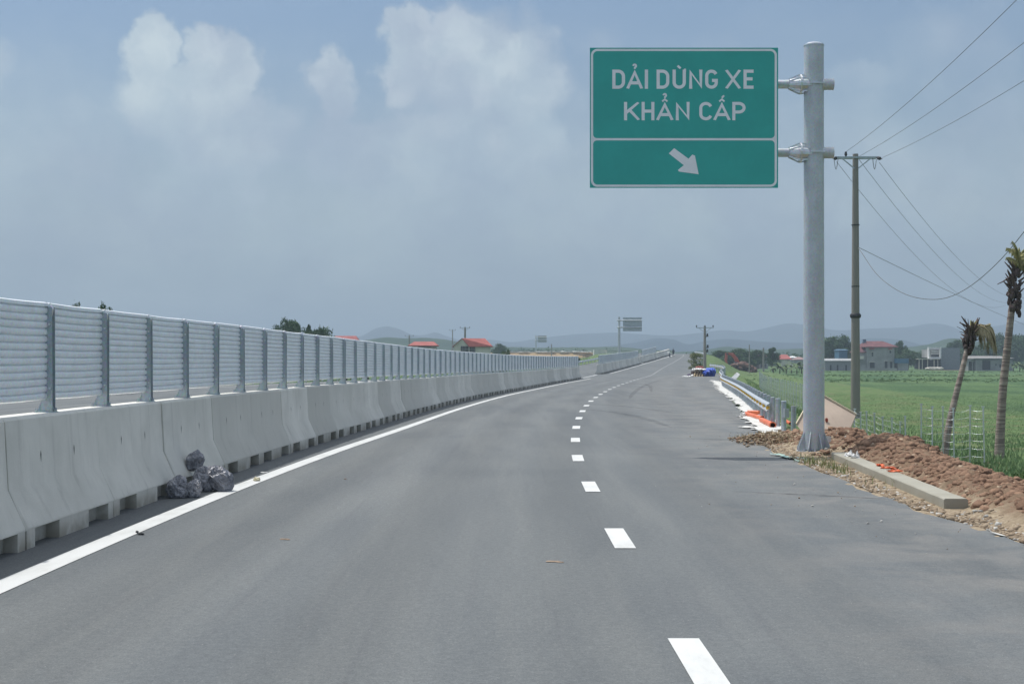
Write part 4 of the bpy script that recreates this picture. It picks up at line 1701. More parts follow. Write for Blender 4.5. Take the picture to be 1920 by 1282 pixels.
# grass on the slope and near part of the rice field
pts, hts = [], []
N = 70000
d = 26 + 114 * rng.random(N) ** 1.5
px = rng.uniform(1340, 1990, N)
X = (px - 960) * d / F
for i in range(N):
    e = float(rx(d[i])) if i % 1 == 0 else 0
    u = X[i] - e
    if u < 1.9 or (d[i] < 35 and X[i] < 8.6) or (d[i] < 32 and X[i] < 9.4):
        continue
    if mnoise.noise(Vector((X[i] * .35, d[i] * .2, 5))) < -.35:
        continue
    z = gz(X[i], d[i]) if u < 18 else -1.72
    pts.append((X[i], d[i], z - .02))
    t = (d[i] - 30) / 110
    hts.append((random.uniform(.10, .22) + (.05 if u < 9 else 0)) * (1 if d[i] < 50 else max(.45, 1 - (d[i] - 50) / 45)))
tag(blades('grass', pts, hts, MT['grass'], .5, .014), 'green grass and young rice covering the slope and field right of the road', 'grass', kind='stuff')

# bushy weeds on the bank near the palms and around the mounds
pts, rad = [], []


def leaf_cloud(centres, n_per, size, spread):
    """returns verts/faces for leaf-size quads clustered round centres"""
    C = np.asarray(centres, float)
    n = len(C) * n_per
    c = np.repeat(C[:, :3], n_per, 0)
    r = np.repeat(C[:, 3], n_per)
    d = rng.normal(size=(n, 3))
    d /= np.linalg.norm(d, axis=1)[:, None]
    rr = r * rng.uniform(.35, 1.0, n) ** .6 * (1 + spread * rng.normal(size=n))
    p = c + d * rr[:, None] * np.array([1, 1, .8])
    u = rng.normal(size=(n, 3))
    u /= np.linalg.norm(u, axis=1)[:, None]
    w_ = np.cross(u, rng.normal(size=(n, 3)))
    w_ /= np.linalg.norm(w_, axis=1)[:, None]
    s_ = (size * rng.uniform(.6, 1.4, n))[:, None]
    v = np.stack([p - u * s_, p + w_ * s_ * .5, p + u * s_, p - w_ * s_ * .5], 1).reshape(-1, 3)
    f = np.arange(n * 4).reshape(-1, 4)
    return v, f


cs = []
for _ in range(60):
    px, py = random.uniform(1800, 1930), random.uniform(872, 905)
    q = G(px, py, -1.1)
    cs.append((q.x, q.y, gz(q.x, q.y) + .1, random.uniform(.12, .32)))
for _ in range(70):
    px = random.uniform(1585, 1860)
    q = P(px, 850, random.uniform(37, 46))
    if q.x - float(rx(q.y)) > 3.8:
        cs.append((q.x, q.y, gz(q.x, q.y) + .08, random.uniform(.1, .28)))
v, f = leaf_cloud(cs, 160, .035, .1)
tag(npmesh('low_weeds', v, f, MT['leaf2']), 'leafy green weeds on the bank between soil heap and palms', 'weeds', kind='stuff')

# ------------------------------------------------------------------ form board standing on its corner
g = [P(1493, 795, 34.35), P(1528, 733, 34.95), P(1605, 777, 34.5), P(1588, 818, 34.0), P(1530, 845, 33.75)]
bw = empty('form_board', (g[4].x, g[4].y, g[4].z))
tag(bw, 'big tan form board propped on its corner behind the sign post', 'board')
m = M()
n = len(g)
off = Vector((.03, .05, 0))
m.add(list(g) + [q + off for q in g], [tuple(range(n)), tuple(range(2 * n - 1, n - 1, -1))] + [(i, (i + 1) % n, (i + 1) % n + n, i + n) for i in range(n)])
bd = m.build('board_face', MT['board'], bw)
m = M()
m.bar(g[0] + Vector((0, -.012, .012)), g[1] + Vector((0, -.02, .012)), .03, .035)
m.bar(g[1] + Vector((0, -.02, .012)), g[2] + Vector((0, -.012, .012)), .03, .035)
m.build('edge_batten', MT['boardedge'], bw)
m = M()
c = P(1550, 787, 34.3)
m.lump(c, (.035, .02, .05), 3, .4, 3)
m.build('strap', mat('red_strap', (.35, .06, .03), .7), bw)

# ------------------------------------------------------------------ orange pipes
def pipe(p0, p1, r, label, bell=True):
    m = M()
    p0, p1 = Vector(p0), Vector(p1)
    d = (p1 - p0).normalized()
    pts = [p0, p0 + d * .12, p0 + d * .14, p1]
    rs = [r * 1.22, r * 1.22, r, r] if bell else [r] * 4
    m.tube(pts, rs, 18, caps=False, mi=0)
    m.tube([p0 + d * .01, p1 - d * .01], r * .86, 18, caps=False, mi=0)
    for q, rr in ((p0, rs[0]), (p1, r)):
        a = d.cross(Vector((0, 0, 1))).normalized()
        b = d.cross(a)
        vs = []
        for k in range(18):
            t = 2 * math.pi * k / 18
            vs.append(q + (a * math.cos(t) + b * math.sin(t)) * rr)
        for k in range(18):
            t = 2 * math.pi * k / 18
            vs.append(q + (a * math.cos(t) + b * math.sin(t)) * r * .86)
        m.add(vs, [(k, (k + 1) % 18, (k + 1) % 18 + 18, k + 18) for k in range(18)])
    o = m.build('plastic_pipe', MT['orange'], smooth=40)
    tag(o, label, 'pipe', 'orange plastic pipes by the guardrail')
    return o


def gp(px, py, z):
    q = G(px, py, z)
    return q


pipe(gp(1399, 775.5, .08), gp(1429, 784, .08), .070, 'longest orange pipe lying on the cement, pale end towards the road', False)
pipe(gp(1402, 772.5, .12), gp(1429, 773, .12), .068, 'darker orange pipe lying behind the longest one', False)
pipe(gp(1449, 797, .09), gp(1428, 787, .09), .078, 'short orange pipe with wide socket end facing the camera')
pipe(gp(1472, 788, .15), gp(1482, 794, .10), .045, 'thin orange pipe leaning between the two loose posts', False)
m = M()
c = gp(1397, 776, .09)
m.lump((c.x - .08, c.y - .1, .08), (.08, .12, .07), 5, .7, 3)
tag(m.build('cement_lump', MT['whitebag']), 'small crumpled white lump at the end of the longest orange pipe', 'lump')

# ------------------------------------------------------------------ pallets and tarpaulin
pb = G(1318, 708)
base = Vector((0, pb.y, 0))
g = tag(empty('pallet', P(1305, 706, 150)), 'pale wooden pallet leaning at the left of the covered stack', 'pallet')
m = M()
D = 150
for k, (x0, xt) in enumerate(((1300.5, 1305), (1305.5, 1310), (1310.5, 1315), (1315.5, 1319))):
    m.bar(P(x0, 707, D), P(xt, 693.5, D + 1.2), .16, .06)
m.build('slats', MT['wood'], g)
m = M()
for (ya, dd) in ((705.5, .0), (702.5, .25), (699.5, .5), (696.5, .8)):
    m.bar(P(1297.5, ya, D + .1 + dd), P(1320.5, ya, D + .1 + dd), .10, .09)
m.build('runner', mat('dark_wood', (.17, .10, .07), .9), g)
m = M()
a, b = P(1297, 707, D + 1), P(1321, 694, D + 3)
m.box(a.x + .2, b.x, a.y + .5, a.y + 2.4, a.z, b.z - .08)
m.build('stacked_goods', mat('dark_goods', (.07, .05, .05), .9), g)
m = M()
for k in range(9):
    c = P(1301 + k * 3.3, 692.5 - math.sin(k * .7) * .5, D + 1.3)
    m.lump(c, (.17, 1.0, .11), k, .5, 3, 10, 6)
tag(m.build('white_cover', MT['whitebag']), 'white sheeting folded over the top of the pallet stack', 'cover')
m = M()
for (px, py, rx_, rz2) in ((1321, 700, .30, .42), (1327, 699, .45, .5), (1334, 699, .42, .48), (1336.5, 694.5, .26, .28), (1330, 694, .4, .25)):
    c = P(px, py, D + 1)
    m.lump(c, (rx_, 1.1, rz2), px, .35, 2.5, 18, 12)
tag(m.build('blue_tarpaulin', MT['bluetarp'], smooth=False), 'blue tarpaulin bundled over goods at the guardrail bend', 'tarpaulin')
m = M()
for (px, py, r_) in ((1311, 690, .3), (1316, 690.5, .25), (1307.5, 690.5, .2)):
    m.lump(P(px, py, D + 4), (r_, .5, .22), px, .5, 2)
tag(m.build('sack_pile', mat('reddish_sacks', (.28, .09, .08), .9)), 'reddish sacks piled behind the white cover', 'sacks')
m = M()
for k in range(12):
    c = P(1281 + k * 1.6, 706 - (k > 8) * (k - 8) * .8, D - .5)
    m.lump((c.x, c.y, c.z + .02), (.11, .4, .05 + .02 * (k % 3)), k, .6, 3, 8, 5)
tag(m.build('white_hose', MT['whitebag']), 'crumpled white strip trailing left from the pallet', 'strip')
m = M()
c = P(1292, 701, D + 1)
m.lump(c + Vector((0, 0, -.15)), (.22, .4, .16), 4, .4, 2)
tag(m.build('dark_bundle', mat('purple_bundle', (.08, .06, .13), .9)), 'small dark purple bundle left of the pallet', 'bundle')

# white board beyond the guardrail
m = M()
q = [P(1371, 708, 88), P(1381, 698, 88.35), P(1387, 702, 88.3), P(1378, 713, 87.95)]
m.add(q + [p + Vector((.04, .06, .0)) for p in q], [(3, 2, 1, 0), (4, 5, 6, 7), (0, 1, 5, 4), (1, 2, 6, 5), (2, 3, 7, 6), (3, 0, 4, 7)])
m.bar(P(1375, 711, 88.1), P(1374, 716, 88.1), .05, .05)
tag(m.build('white_board', MT['whitewall']), 'tilted white board sticking up behind the curving guardrail', 'board')

# ------------------------------------------------------------------ refuse bags at the barrier
def bag(px, py, dpt, w_, h_, seed, label, tilt=0.0):
    c = P(px, py, dpt)
    m = M()
    nu, nv = 64, 44
    s_ = Vector((seed * 5.1, seed * 2.3, seed))

    def rid(v, sc):
        return 1 - 2 * abs(mnoise.noise(v * sc + s_))
    vs = []
    for j in range(nv + 1):
        ph = math.pi * j / nv
        for i in range(nu):
            th = 2 * math.pi * i / nu
            dv = Vector((math.sin(ph) * math.cos(th), math.sin(ph) * math.sin(th), math.cos(ph)))
            k = 1.05 + .30 * mnoise.noise(dv * 1.7 + s_) + .13 * rid(dv + s_ * .1, 2.6) + .07 * rid(dv, 5.5) + .04 * rid(dv, 11)
            # gathered neck
            nk = max(0, dv.z - .72) / .28
            k *= 1 - .30 * nk
            x, y, z = dv.x * w_ * k, dv.y * w_ * .85 * k, dv.z * h_ * k * (1 + .45 * nk)
            x += z * tilt
            vs.append((c.x + x, c.y + y, max(c.z + z, road_z(c.x, c.y) + .004)))
    fs = [(j * nu + i, (j + 1) * nu + i, (j + 1) * nu + (i + 1) % nu, j * nu + (i + 1) % nu) for j in range(nv) for i in range(nu)]
    m.add(vs, fs)
    o = m.build('refuse_bag', MT['bag'], smooth=False)
    tag(o, label, 'refuse bag', 'grey-black plastic bags dumped at the median barrier')


dpt = 19.75
bag(334, 918, dpt, .128, .155, 1, 'round dark plastic bag furthest left, in front of a barrier drain slot')
bag(361, 919, dpt + .05, .105, .125, 2, 'small dark plastic bag second from left on the ground', .2)
bag(385, 899, dpt + 1.0, .16, .17, 3, 'slack dark plastic bag in the middle, under the leaning bag')
bag(414, 899, dpt + .95, .15, .165, 4, 'lightest, most wrinkled plastic bag at the right of the heap, by the white line', -.25)
bag(366, 864, dpt + 1.35, .11, .125, 5, 'plastic bag perched highest, leaning on the barrier face', .25)
m = M()
c = G(479, 901)
for k in range(4):
    m.lump((c.x + random.uniform(-.04, .04), c.y + random.uniform(-.05, .05), .025), (.035, .05, .03), k, .8, 4, 8, 6)
tag(m.build('paper_scrap', mat('cream_scrap', (.62, .57, .40), .8)), 'small crumpled cream scrap on the edge of the solid white line', 'litter')
m = M()
c = G(495, 886)
m.lump((c.x, c.y, .008), (.07, .03, .007), 2, .6, 4, 8, 6)
tag(m.build('paper_scrap', MT['whitebag']), 'thin white scrap between barrier and solid line, beyond the bags', 'litter')
m = M()
c = G(264, 1002)
m.lump((c.x, c.y, .014), (.055, .028, .012), 6, .6, 3, 8, 6, rot=-.5)
m.lump((c.x - .045, c.y + .02, .03), (.018, .012, .012), 3, .6, 3, 8, 6)
tag(m.build('dead_leaf', MT['dark']), 'small dark curled leaf lying on the solid white line', 'litter')
for (px, py, r_, lab) in ((533, 1011, .05, 'faint tan chip on the asphalt left of the road centre'), (1038, 1053, .07, 'thin flat tan scrap on the asphalt left of the lane dashes'), (647, 898, .022, 'tiny reddish chip on the asphalt near the solid line')):
    c = G(px, py)
    m = M()
    m.lump((c.x, c.y, .006), (r_, r_ * .45, .006), px, .7, 4, 10, 6)
    m.lump((c.x + r_ * .9, c.y - r_ * .6, .005), (r_ * .5, r_ * .25, .004), px, .7, 4, 10, 6)
    tag(m.build('litter_chip', mat('chip', (.34, .25, .18), .9)), lab, 'litter')

# ------------------------------------------------------------------ utility poles and cables
def utility_pole(px, ytop, d, zb, r0, r1, label, arm=True, near=False):
    x = (px - 960) * d / F
    zt = HC + (HY - ytop) * d / F
    g = tag(empty('utility_pole', (x, d, zb)), label, 'utility pole')
    lean = -.25 if near else 0
    m = M()
    n = 12
    m.tube([(x + lean * .0, d, zb), (x, d, zb + (zt - zb) * .5), (x, d, zt)], [r0, (r0 + r1) / 2, r1], 16 if near else 8)
    sh = m.build('shaft', MT['poleconc'], g, smooth=50)
    if near:
        m = M()
        zb1 = HC + (HY - 592) * d / F
        m.tube([(x, d, zb1 - .13), (x, d, zb1 - .05), (x, d, zb1 + .05), (x, d, zb1 + .13)], [.27, .32, .32, .27], 14)
        for yy in (422, 537):
            z = HC + (HY - yy) * d / F
            m.tube([(x, d, z - .03), (x, d, z + .03)], .235, 14)
        m.build('band', MT['black'], g, smooth=40)
    if arm:
        k = 1.0
        m = M()
        za = zt - .22
        m.box(x - 1.25, x + 1.25, d - .22, d - .12, za - .05, za + .05)
        if near:
            m.box(x - 1.25, x + 1.25, d + .20, d + .30, za - .05, za + .05)
        m.bar((x - .85, d - .2, za - .05), (x - .1, d - .18, za - .65), .06, .06)
        m.bar((x + .85, d - .2, za - .05), (x + .1, d - .18, za - .65), .06, .06)
        m.build('crossarm', MT['postgrey'], g)
        for s_ in (-1.2, -.6 if near else 0, 1.15):
            m = M()
            zc = za + .05
            if near and s_ == -.6:
                m.tube([(x + s_, d - .17, zc), (x + s_, d - .17, zc + .10), (x + s_, d - .17, zc + .28)], [.03, .09, .06], 8)
            else:
                q = Vector((x + s_, d - .17, zc - .05))
                dr = Vector((.25 if s_ > 0 else -.1, -.4, -.15)) if near else Vector((0, 0, .4))
                m.tube([q, q + dr * .3, q + dr * .35, q + dr * .7, q + dr * .75, q + dr], [.03, .03, .10, .10, .03, .03], 8)
            m.build('insulator', MT['black'], g)
        if near:
            for s_ in (-1.15, 1.1):
                m = M()
                pp = []
                for i in range(11):
                    t = i / 10
                    pp.append((x + s_ + .25 * (t - .5) * 1.6, d - .4 + t * .7, za - .05 - .62 * math.sin(math.pi * t)))
                m.tube(pp, .018, 5)
                m.build('jumper_wire', MT['wire'], g)
    return g, Vector((x, d, zt))


_, np_top = utility_pole(1604, 289, 84, -1.72, .285, .165, 'tall tapering concrete utility pole just right of the big sign post', True, True)
GW = 'power cables at the tall concrete pole'


def cable(p0, p1, sag, r, label, n=40):
    p0, p1 = Vector(p0), Vector(p1)
    m = M()
    pts = []
    for i in range(n + 1):
        t = i / n
        q = p0.lerp(p1, t)
        q.z -= sag * 4 * t * (1 - t)
        pts.append(q)
    m.tube(pts, r, 5)
    tag(m.build('power_cable', MT['wire'], smooth=True), label, 'cable', GW)


x0, z0 = np_top.x, np_top.z - .2
cable((x0 - .6, 83.8, z0 + .3), (13.4, 14, 14.6), .9, .011, 'thin cable rising right from the pole top, steepest of the three')
cable((x0 + .2, 83.8, z0 + .05), (15.7, 12, 14.6), 1.0, .011, 'thin cable rising right from the pole top, middle of the three')
cable((x0 + 1.4, 83.4, z0 - .1), (18.3, 12, 14.6), 1.1, .011, 'thin cable rising right from the pole top, lowest of the three')
cable((x0 - 1.1, 84, z0 - .25), (84, 245, 11.0), 3.2, .013, 'lowest of three parallel cables falling right from the pole head')
cable((x0 + .2, 84, z0 - .1), (86, 245, 11.7), 3.0, .013, 'middle of three parallel cables falling right from the pole head')
cable((x0 + 1.4, 84, z0 - .3), (88, 245, 12.5), 2.9, .013, 'uppermost of three parallel cables falling right from the pole head')
cable(P(1608, 463, 83.8), P(1965, 625, 215), .3, .017, 'cable running from mid pole down to the right behind the palms')
pts = [P(1609, 464, 83.7), P(1645, 515, 81), P(1690, 548, 78.5), P(1740, 561, 76), P(1790, 553, 73), P(1850, 512, 69), P(1922, 432, 64), P(2060, 235, 56), P(2400, -400, 44)]
tt = np.linspace(0, len(pts) - 1, 60)
cx_, cy_, cz_ = [crom(range(len(pts)), [p[i] for p in pts])(tt) for i in range(3)]
m = M()
m.tube(list(zip(cx_, cy_, cz_)), .018, 5)
tag(m.build('power_cable', MT['wire'], smooth=True), 'slack cable hanging in a deep loop right of the pole', 'cable', GW)

utility_pole(1321.5, 611.5, 205, .2, .24, .16, 'concrete pole with crossarm beyond the road bend, transformer brackets on it')
m = M()
for (dx_, z) in ((.35, 5.1), (.4, 3.5), (.35, 2.9)):
    x = (1321.5 - 960) * 205 / F
    m.bar((x + .1, 204.9, z - .2), (x + dx_ + .1, 204.9, z + .1), .06, .06)
    m.tube([(x + dx_, 204.9, z - .1), (x + dx_, 204.9, z + .35)], [.16, .1], 8)
o = m.build('pole_switchgear', MT['black'], [q for q in COL.objects if q.name.startswith('utility_pole')][-1])
utility_pole(1405, 646, 330, -1.7, .16, .1, 'thin grey pole in the field beyond the excavator', False)
utility_pole(1431.5, 652, 390, -1.7, .28, .2, 'short dark pole left of the round tree', False)
utility_pole(872, 613.5, 360, -1.7, .3, .22, 'pole with crossarm standing behind the right red-roofed house on the left')
utility_pole(848.5, 618, 560, -1.7, .26, .16, 'faint thin pole left of the right red-roofed house')
utility_pole(767.5, 629, 420, -1.7, .28, .2, 'pole at the left corner of the middle red-roofed house')
utility_pole(1034, 645, 500, -1.7, .2, .14, 'short thin pole in front of the tan embankment', False)

# ------------------------------------------------------------------ palms
def frond(m, base, dirv, L, droop, n=14, leaf=.5, mi=0, tw=0.0):
    dirv = Vector(dirv).normalized()
    pts = []
    p = Vector(base)
    d = dirv.copy()
    for i in range(n + 1):
        pts.append(p.copy())
        p = p + d * (L / n)
        d = (d + Vector((0, 0, -droop / n))).normalized()
    m.tube(pts, [.028 * (1 - .8 * i / n) + .004 for i in range(n + 1)], 5, mi=mi)
    for i in range(1, n + 1):
        t = (pts[i] - pts[i - 1]).normalized()
        sd_ = t.cross(Vector((0, 0, 1)))
        if sd_.length < .1:
            sd_ = Vector((1, 0, 0))
        sd_.normalize()
        for s_ in (-1, 1):
            for q in range(4):
                b = pts[i - 1].lerp(pts[i], q / 4)
                ll = leaf * (.55 + .45 * math.sin(math.pi * i / n)) * random.uniform(.6, 1.1)
                a = (sd_ * s_ * random.uniform(.1, .55) + t * .5 + Vector((0, 0, -1.1))).normalized()
                e1 = b + a * ll * .5 + Vector((0, 0, -.02))
                e2 = b + a * ll + Vector((0, 0, -.16 * ll))
                wv = t * .018
                m.add([b - wv, b + wv, e1 + wv, e2, e1 - wv], [(0, 1, 2, 4), (4, 2, 3)], mi)


def palm(path, r0, r1, label, crown):
    g = tag(empty('palm_tree', path[0]), label, 'palm tree')
    n = 46
    tt = np.linspace(0, len(path) - 1, n)
    X, Y, Z = [crom(range(len(path)), [p[i] for p in path])(tt) for i in range(3)]
    m = M()
    rs = []
    for i in range(n):
        t = i / (n - 1)
        r = r0 + (r1 - r0) * t + .10 * r0 * math.exp(-t * 18)
        rs.append(r * (1 + .035 * (i % 2) + random.uniform(-.015, .015)))
    m.tube(list(zip(X, Y, Z)), rs, 16)
    m.build('trunk', MT['palmbark'], g, smooth=60)
    top = Vector((X[-1], Y[-1], Z[-1]))
    crown(g, top, Vector((X[-1] - X[-4], Y[-1] - Y[-4], Z[-1] - Z[-4])).normalized())


def head(g, p0, p1, r, seed):
    """dark fibrous head of old leaf bases"""
    m = M()
    rn = random.Random(seed)
    ax = (p1 - p0)
    for k in range(46):
        t = rn.random()
        a = rn.uniform(0, 6.28)
        rr = r * (.55 + .55 * math.sin(math.pi * min(1, t * .9 + .1)))
        c = p0 + ax * t + Vector((math.cos(a), math.sin(a), 0)) * rr * rn.uniform(.3, .9)
        m.lump(c, (r * rn.uniform(.2, .42), r * rn.uniform(.2, .42), r * rn.uniform(.3, .8)), k, .5, 2.5, 7, 5)
    m.build('crown_fibre', MT['fibre'], g)
    m = M()
    for k in range(26):
        t = rn.uniform(.35, 1.0)
        a = rn.uniform(0, 6.28)
        b = p0 + ax * t + Vector((math.cos(a), math.sin(a), 0)) * r * .5
        e = b + Vector((math.cos(a) * rn.uniform(.1, .38), math.sin(a) * rn.uniform(.1, .38), rn.uniform(.08, .45)))
        m.tube([b, b.lerp(e, .6), e], [.045, .03, .012], 5)
    m.build('leaf_stubs', mat('leaf_stub', (.12, .085, .07), .95), g)


def crown1(g, top, ax):
    p1 = P(1822, 612, 47.3)
    head(g, top - Vector((0, 0, .1)), p1, .19, 3)
    m = M()
    for (ex, ey, L, dr) in ((.35, .05, 1.1, 3.6), (.45, -.15, 1.3, 4.2), (.28, .2, 1.0, 4.4), (.5, .1, 1.45, 3.4), (.3, -.2, .9, 5.0), (.2, .1, .8, 4.5)):
        frond(m, p1 + Vector((.0, 0, -.05)), (ex, ey, .30), L, dr, 14, .42)
    m.build('hanging_fronds', MT['frond'], g)
    m = M()
    e = P(1848, 610, 47.3)
    m.tube([p1, P(1838, 608, 47.3), e, P(1857, 608, 47.3)], [.03, .02, .02, .04], 5)
    for k in range(3):
        frond(m, e, (.35 - k * .12, .1 * k, .0), .85 + .12 * k, 5.0, 12, .36)
    m.build('dry_frond', MT['frond'], g)
    m = M()
    for k in range(16):
        a = random.uniform(-1.2, 2.2)
        frond(m, p1 + Vector((random.uniform(-.05, .12), 0, -.05)), (math.cos(a) * .3, random.uniform(-.2, .2), .5), .28, 1.0, 3, .12)
    m.build('young_leaves', MT['frondgreen'], g)
    m = M()
    for (ex, ey) in ((1800, 603), (1794, 612), (1799, 622), (1803, 641), (1809, 596), (1815, 598)):
        m.tube([P(1818, 625, 47.3), P(ex, ey, 47.2)], [.02, .007], 5)
    m.build('bare_stalks', MT['fibre'], g)


def crown2(g, top, ax):
    p1 = P(1909, 486, 50)
    head(g, top - Vector((0, 0, .3)), P(1906, 500, 50), .22, 8)
    head2 = P(1912, 556, 50)
    m = M()
    for k in range(14):
        m.lump(P(1909 + random.uniform(-2, 4), 562 + k * 2.2, 50), (.06, .06, .11), k, .6, 2.5, 7, 5)
    m.build('fibre_clump', MT['fibre'], g)
    m = M()
    for k in range(26):
        a = random.uniform(-.6, 2.6)
        frond(m, p1 + Vector((random.uniform(-.05, .12), 0, random.uniform(-.3, .1))), (math.cos(a) * .45, random.uniform(-.3, .3), .7), random.uniform(.3, .75), 1.6, 5, .22)
    m.build('young_leaves', MT['frondgreen'], g)
    m = M()
    for (bx_, by_, ex, ey) in ((1893, 520, 1870, 533), (1896, 536, 1882, 528), (1898, 520, 1889, 505), (1900, 515, 1892, 497), (1903, 505, 1898, 490)):
        m.tube([P(bx_, by_, 50), P((bx_ + ex) / 2, (by_ + ey) / 2 + 1, 49.9), P(ex, ey, 49.8)], [.035, .025, .012], 5)
    m.build('bare_stalks', MT['fibre'], g)
    m = M()
    for k in range(5):
        frond(m, p1, (.6, -.2 + k * .12, .3 - .15 * k), 1.2, 3.6, 14, .4)
    m.build('hanging_fronds', MT['frond'], g)


def pz(px, py, d, z=None):
    q = P(px, py, d)
    if z is not None:
        q.z = z
    return q


palm([pz(1768, 862, 47, -1.62), P(1777, 810, 47), P(1790, 750, 47.1), P(1805, 690, 47.2), P(1813, 655, 47.3)], .128, .072, 'leaning palm with bent broken crown, left of two', crown1)
palm([pz(1873, 868, 50, -1.68), P(1876, 800, 50), P(1880, 735, 50), P(1889, 650, 50), P(1898, 570, 50)], .165, .11, 'taller straighter palm with dark ragged head at the right photo edge', crown2)

# ------------------------------------------------------------------ wire fence
def wire_fence(stn, label, wires=8, hgt=1.65, droop=.03):
    """stn: list of (point, height)"""
    g = tag(empty('wire_fence', stn[0][0]), label, 'wire fence', 'wire fences at the foot of the bank')
    o0 = Vector(stn[0][0])
    pm = None
    for (p, h) in stn:
        if pm is None:
            q = M()
            q.tube([(0, 0, -.1), (0, 0, 1)], .024 if wires > 6 else .017, 8)
            q.box(-.035, .035, -.035, .035, .985, 1.005)
            pm = q.build('post', MT['galvbright'], g, local=True)
            o = pm
        else:
            o = pm.copy()
            COL.objects.link(o)
            o.parent = g
        o.location = Vector(p) - o0
        o.scale = (1, 1, h)
        o.rotation_euler = (random.uniform(-.03, .03), random.uniform(-.02, .02), random.uniform(0, 1))
    m = M()
    for i in range(len(stn) - 1):
        (a, ha), (b, hb) = stn[i], stn[i + 1]
        a, b = Vector(a), Vector(b)
        for k in range(wires):
            t = (k + .5) / wires
            p0, p1 = a + Vector((0, 0, ha * t)), b + Vector((0, 0, hb * t))
            mid = p0.lerp(p1, .5) + Vector((0, 0, -droop * random.uniform(.4, 1.8)))
            m.tube([p0, p0.lerp(mid, .5) - Vector((0, 0, droop * .3)), mid, p1.lerp(mid, .5) - Vector((0, 0, droop * .3)), p1], .0042, 4, caps=False)
        L = (b - a).length
        for k in range(1, max(2, int(L / .28))):
            t = k / max(2, int(L / .28))
            q0 = a.lerp(b, t)
            hh = ha + (hb - ha) * t
            zz = [(q0.x + random.uniform(-.025, .025), q0.y, q0.z + hh * s_) for s_ in (.06, .25, .45, .65, .85, .95)]
            m.tube(zz, .003, 4, caps=False)
    m.build('wire_mesh', MT['galv'], g)


st = []
for (px, yt) in ((1846, 762), (1818, 760), (1789, 765), (1768, 762), (1748, 762), (1727, 757)):
    d = 46 + random.uniform(-.3, .3)
    x = (px - 960) * d / F
    zb = gz(x, d)
    st.append((Vector((x, d, zb)), HC - (yt - HY) * d / F - zb))
wire_fence(st, 'near wire fence of tall silvery posts in front of the leaning palm')
st = []
for i, (px, yt) in enumerate(((1699, 780), (1686, 790), (1673, 783), (1656, 781), (1640, 774), (1626, 771), (1614, 772), (1601, 766))):
    d = 43 + i * .5
    x = (px - 960) * d / F
    zb = gz(x, d)
    st.append((Vector((x, d, zb)), HC - (yt - HY) * d / F - zb))
wire_fence(st, 'shorter wire fence stretch behind the soil heap, right of the utility pole')
st = []
for i in range(26):
    t = i / 25
    d = 60 + 62 * t ** 1.15
    px = 1512 - 88 * (1 - (1 - t) ** 1.8) + 0
    x = (px - 960) * d / F
    zb = gz(x, d)
    st.append((Vector((x, d, zb)), 1.3))
wire_fence(st, 'far wire fence row between the guardrail and the green field', 6)

# ------------------------------------------------------------------ trees
def tree_mesh(seed, kind='broad', n_leaf=210, leaf=.20):
    rn = random.Random(seed)
    cs = []
    if kind == 'broad':
        for _ in range(52):
            a = rn.uniform(0, 6.28)
            h = rn.uniform(0, 1)
            R_ = .5 * math.sqrt(max(.02, 1 - (2 * h - .85) ** 2 * .75)) * rn.uniform(.25, .95)
            cs.append((math.cos(a) * R_, math.sin(a) * R_, .30 + .66 * h, rn.uniform(.09, .19)))
    elif kind == 'cone':
        for _ in range(34):
            a = rn.uniform(0, 6.28)
            h = rn.uniform(0, 1) ** .8
            R_ = .48 * (1 - h) ** .6 * rn.uniform(.2, 1)
            cs.append((math.cos(a) * R_, math.sin(a) * R_, .22 + .76 * h, rn.uniform(.08, .16) * (1.1 - .5 * h)))
    elif kind == 'bush':
        for _ in range(26):
            a = rn.uniform(0, 6.28)
            h = rn.uniform(0, 1)
            R_ = .5 * math.sqrt(max(.02, 1 - h * h * .85)) * rn.uniform(.2, .95)
            cs.append((math.cos(a) * R_, math.sin(a) * R_, .08 + .8 * h, rn.uniform(.12, .2)))
    return leaf_cloud(cs, n_leaf, leaf * .12, .12), cs


TREES = {}


def tree(px, ytop, d, hgt, wid, kind, seed, label, zb=-1.7, lm='leaf', group=None, cat='tree'):
    x = (px - 960) * d / F
    g = tag(empty('tree' if kind != 'bush' else 'bush', (x, d, zb)), label, cat if kind != 'bush' else 'bush', group)
    zt = HC + (HY - ytop) * d / F
    H_ = zt - zb
    key = (kind, seed)
    if key not in TREES:
        (v, f), cs = tree_mesh(seed, kind)
        TREES[key] = (v, f, cs)
    v, f, cs = TREES[key]
    sc = np.array([wid, wid, H_])
    o = npmesh('crown', v * sc, f, MT[lm], g)
    m = M()
    top = .5
    m.tube([(0, 0, -.1), (.02 * H_, 0, H_ * .25), (0, 0, H_ * top)], [.035 * H_ * .6, .03 * H_ * .6, .012 * H_], 7)
    for k in range(5):
        c = cs[k * 3]
        m.tube([(0, 0, H_ * (.2 + .06 * k)), (c[0] * wid * .5, c[1] * wid * .5, H_ * (c[2] * .75 + .05)), (c[0] * wid, c[1] * wid, H_ * c[2])], [.012 * H_, .008 * H_, .003 * H_], 5)
    m.build('trunk', MT['bark'], g, local=True)
    return g


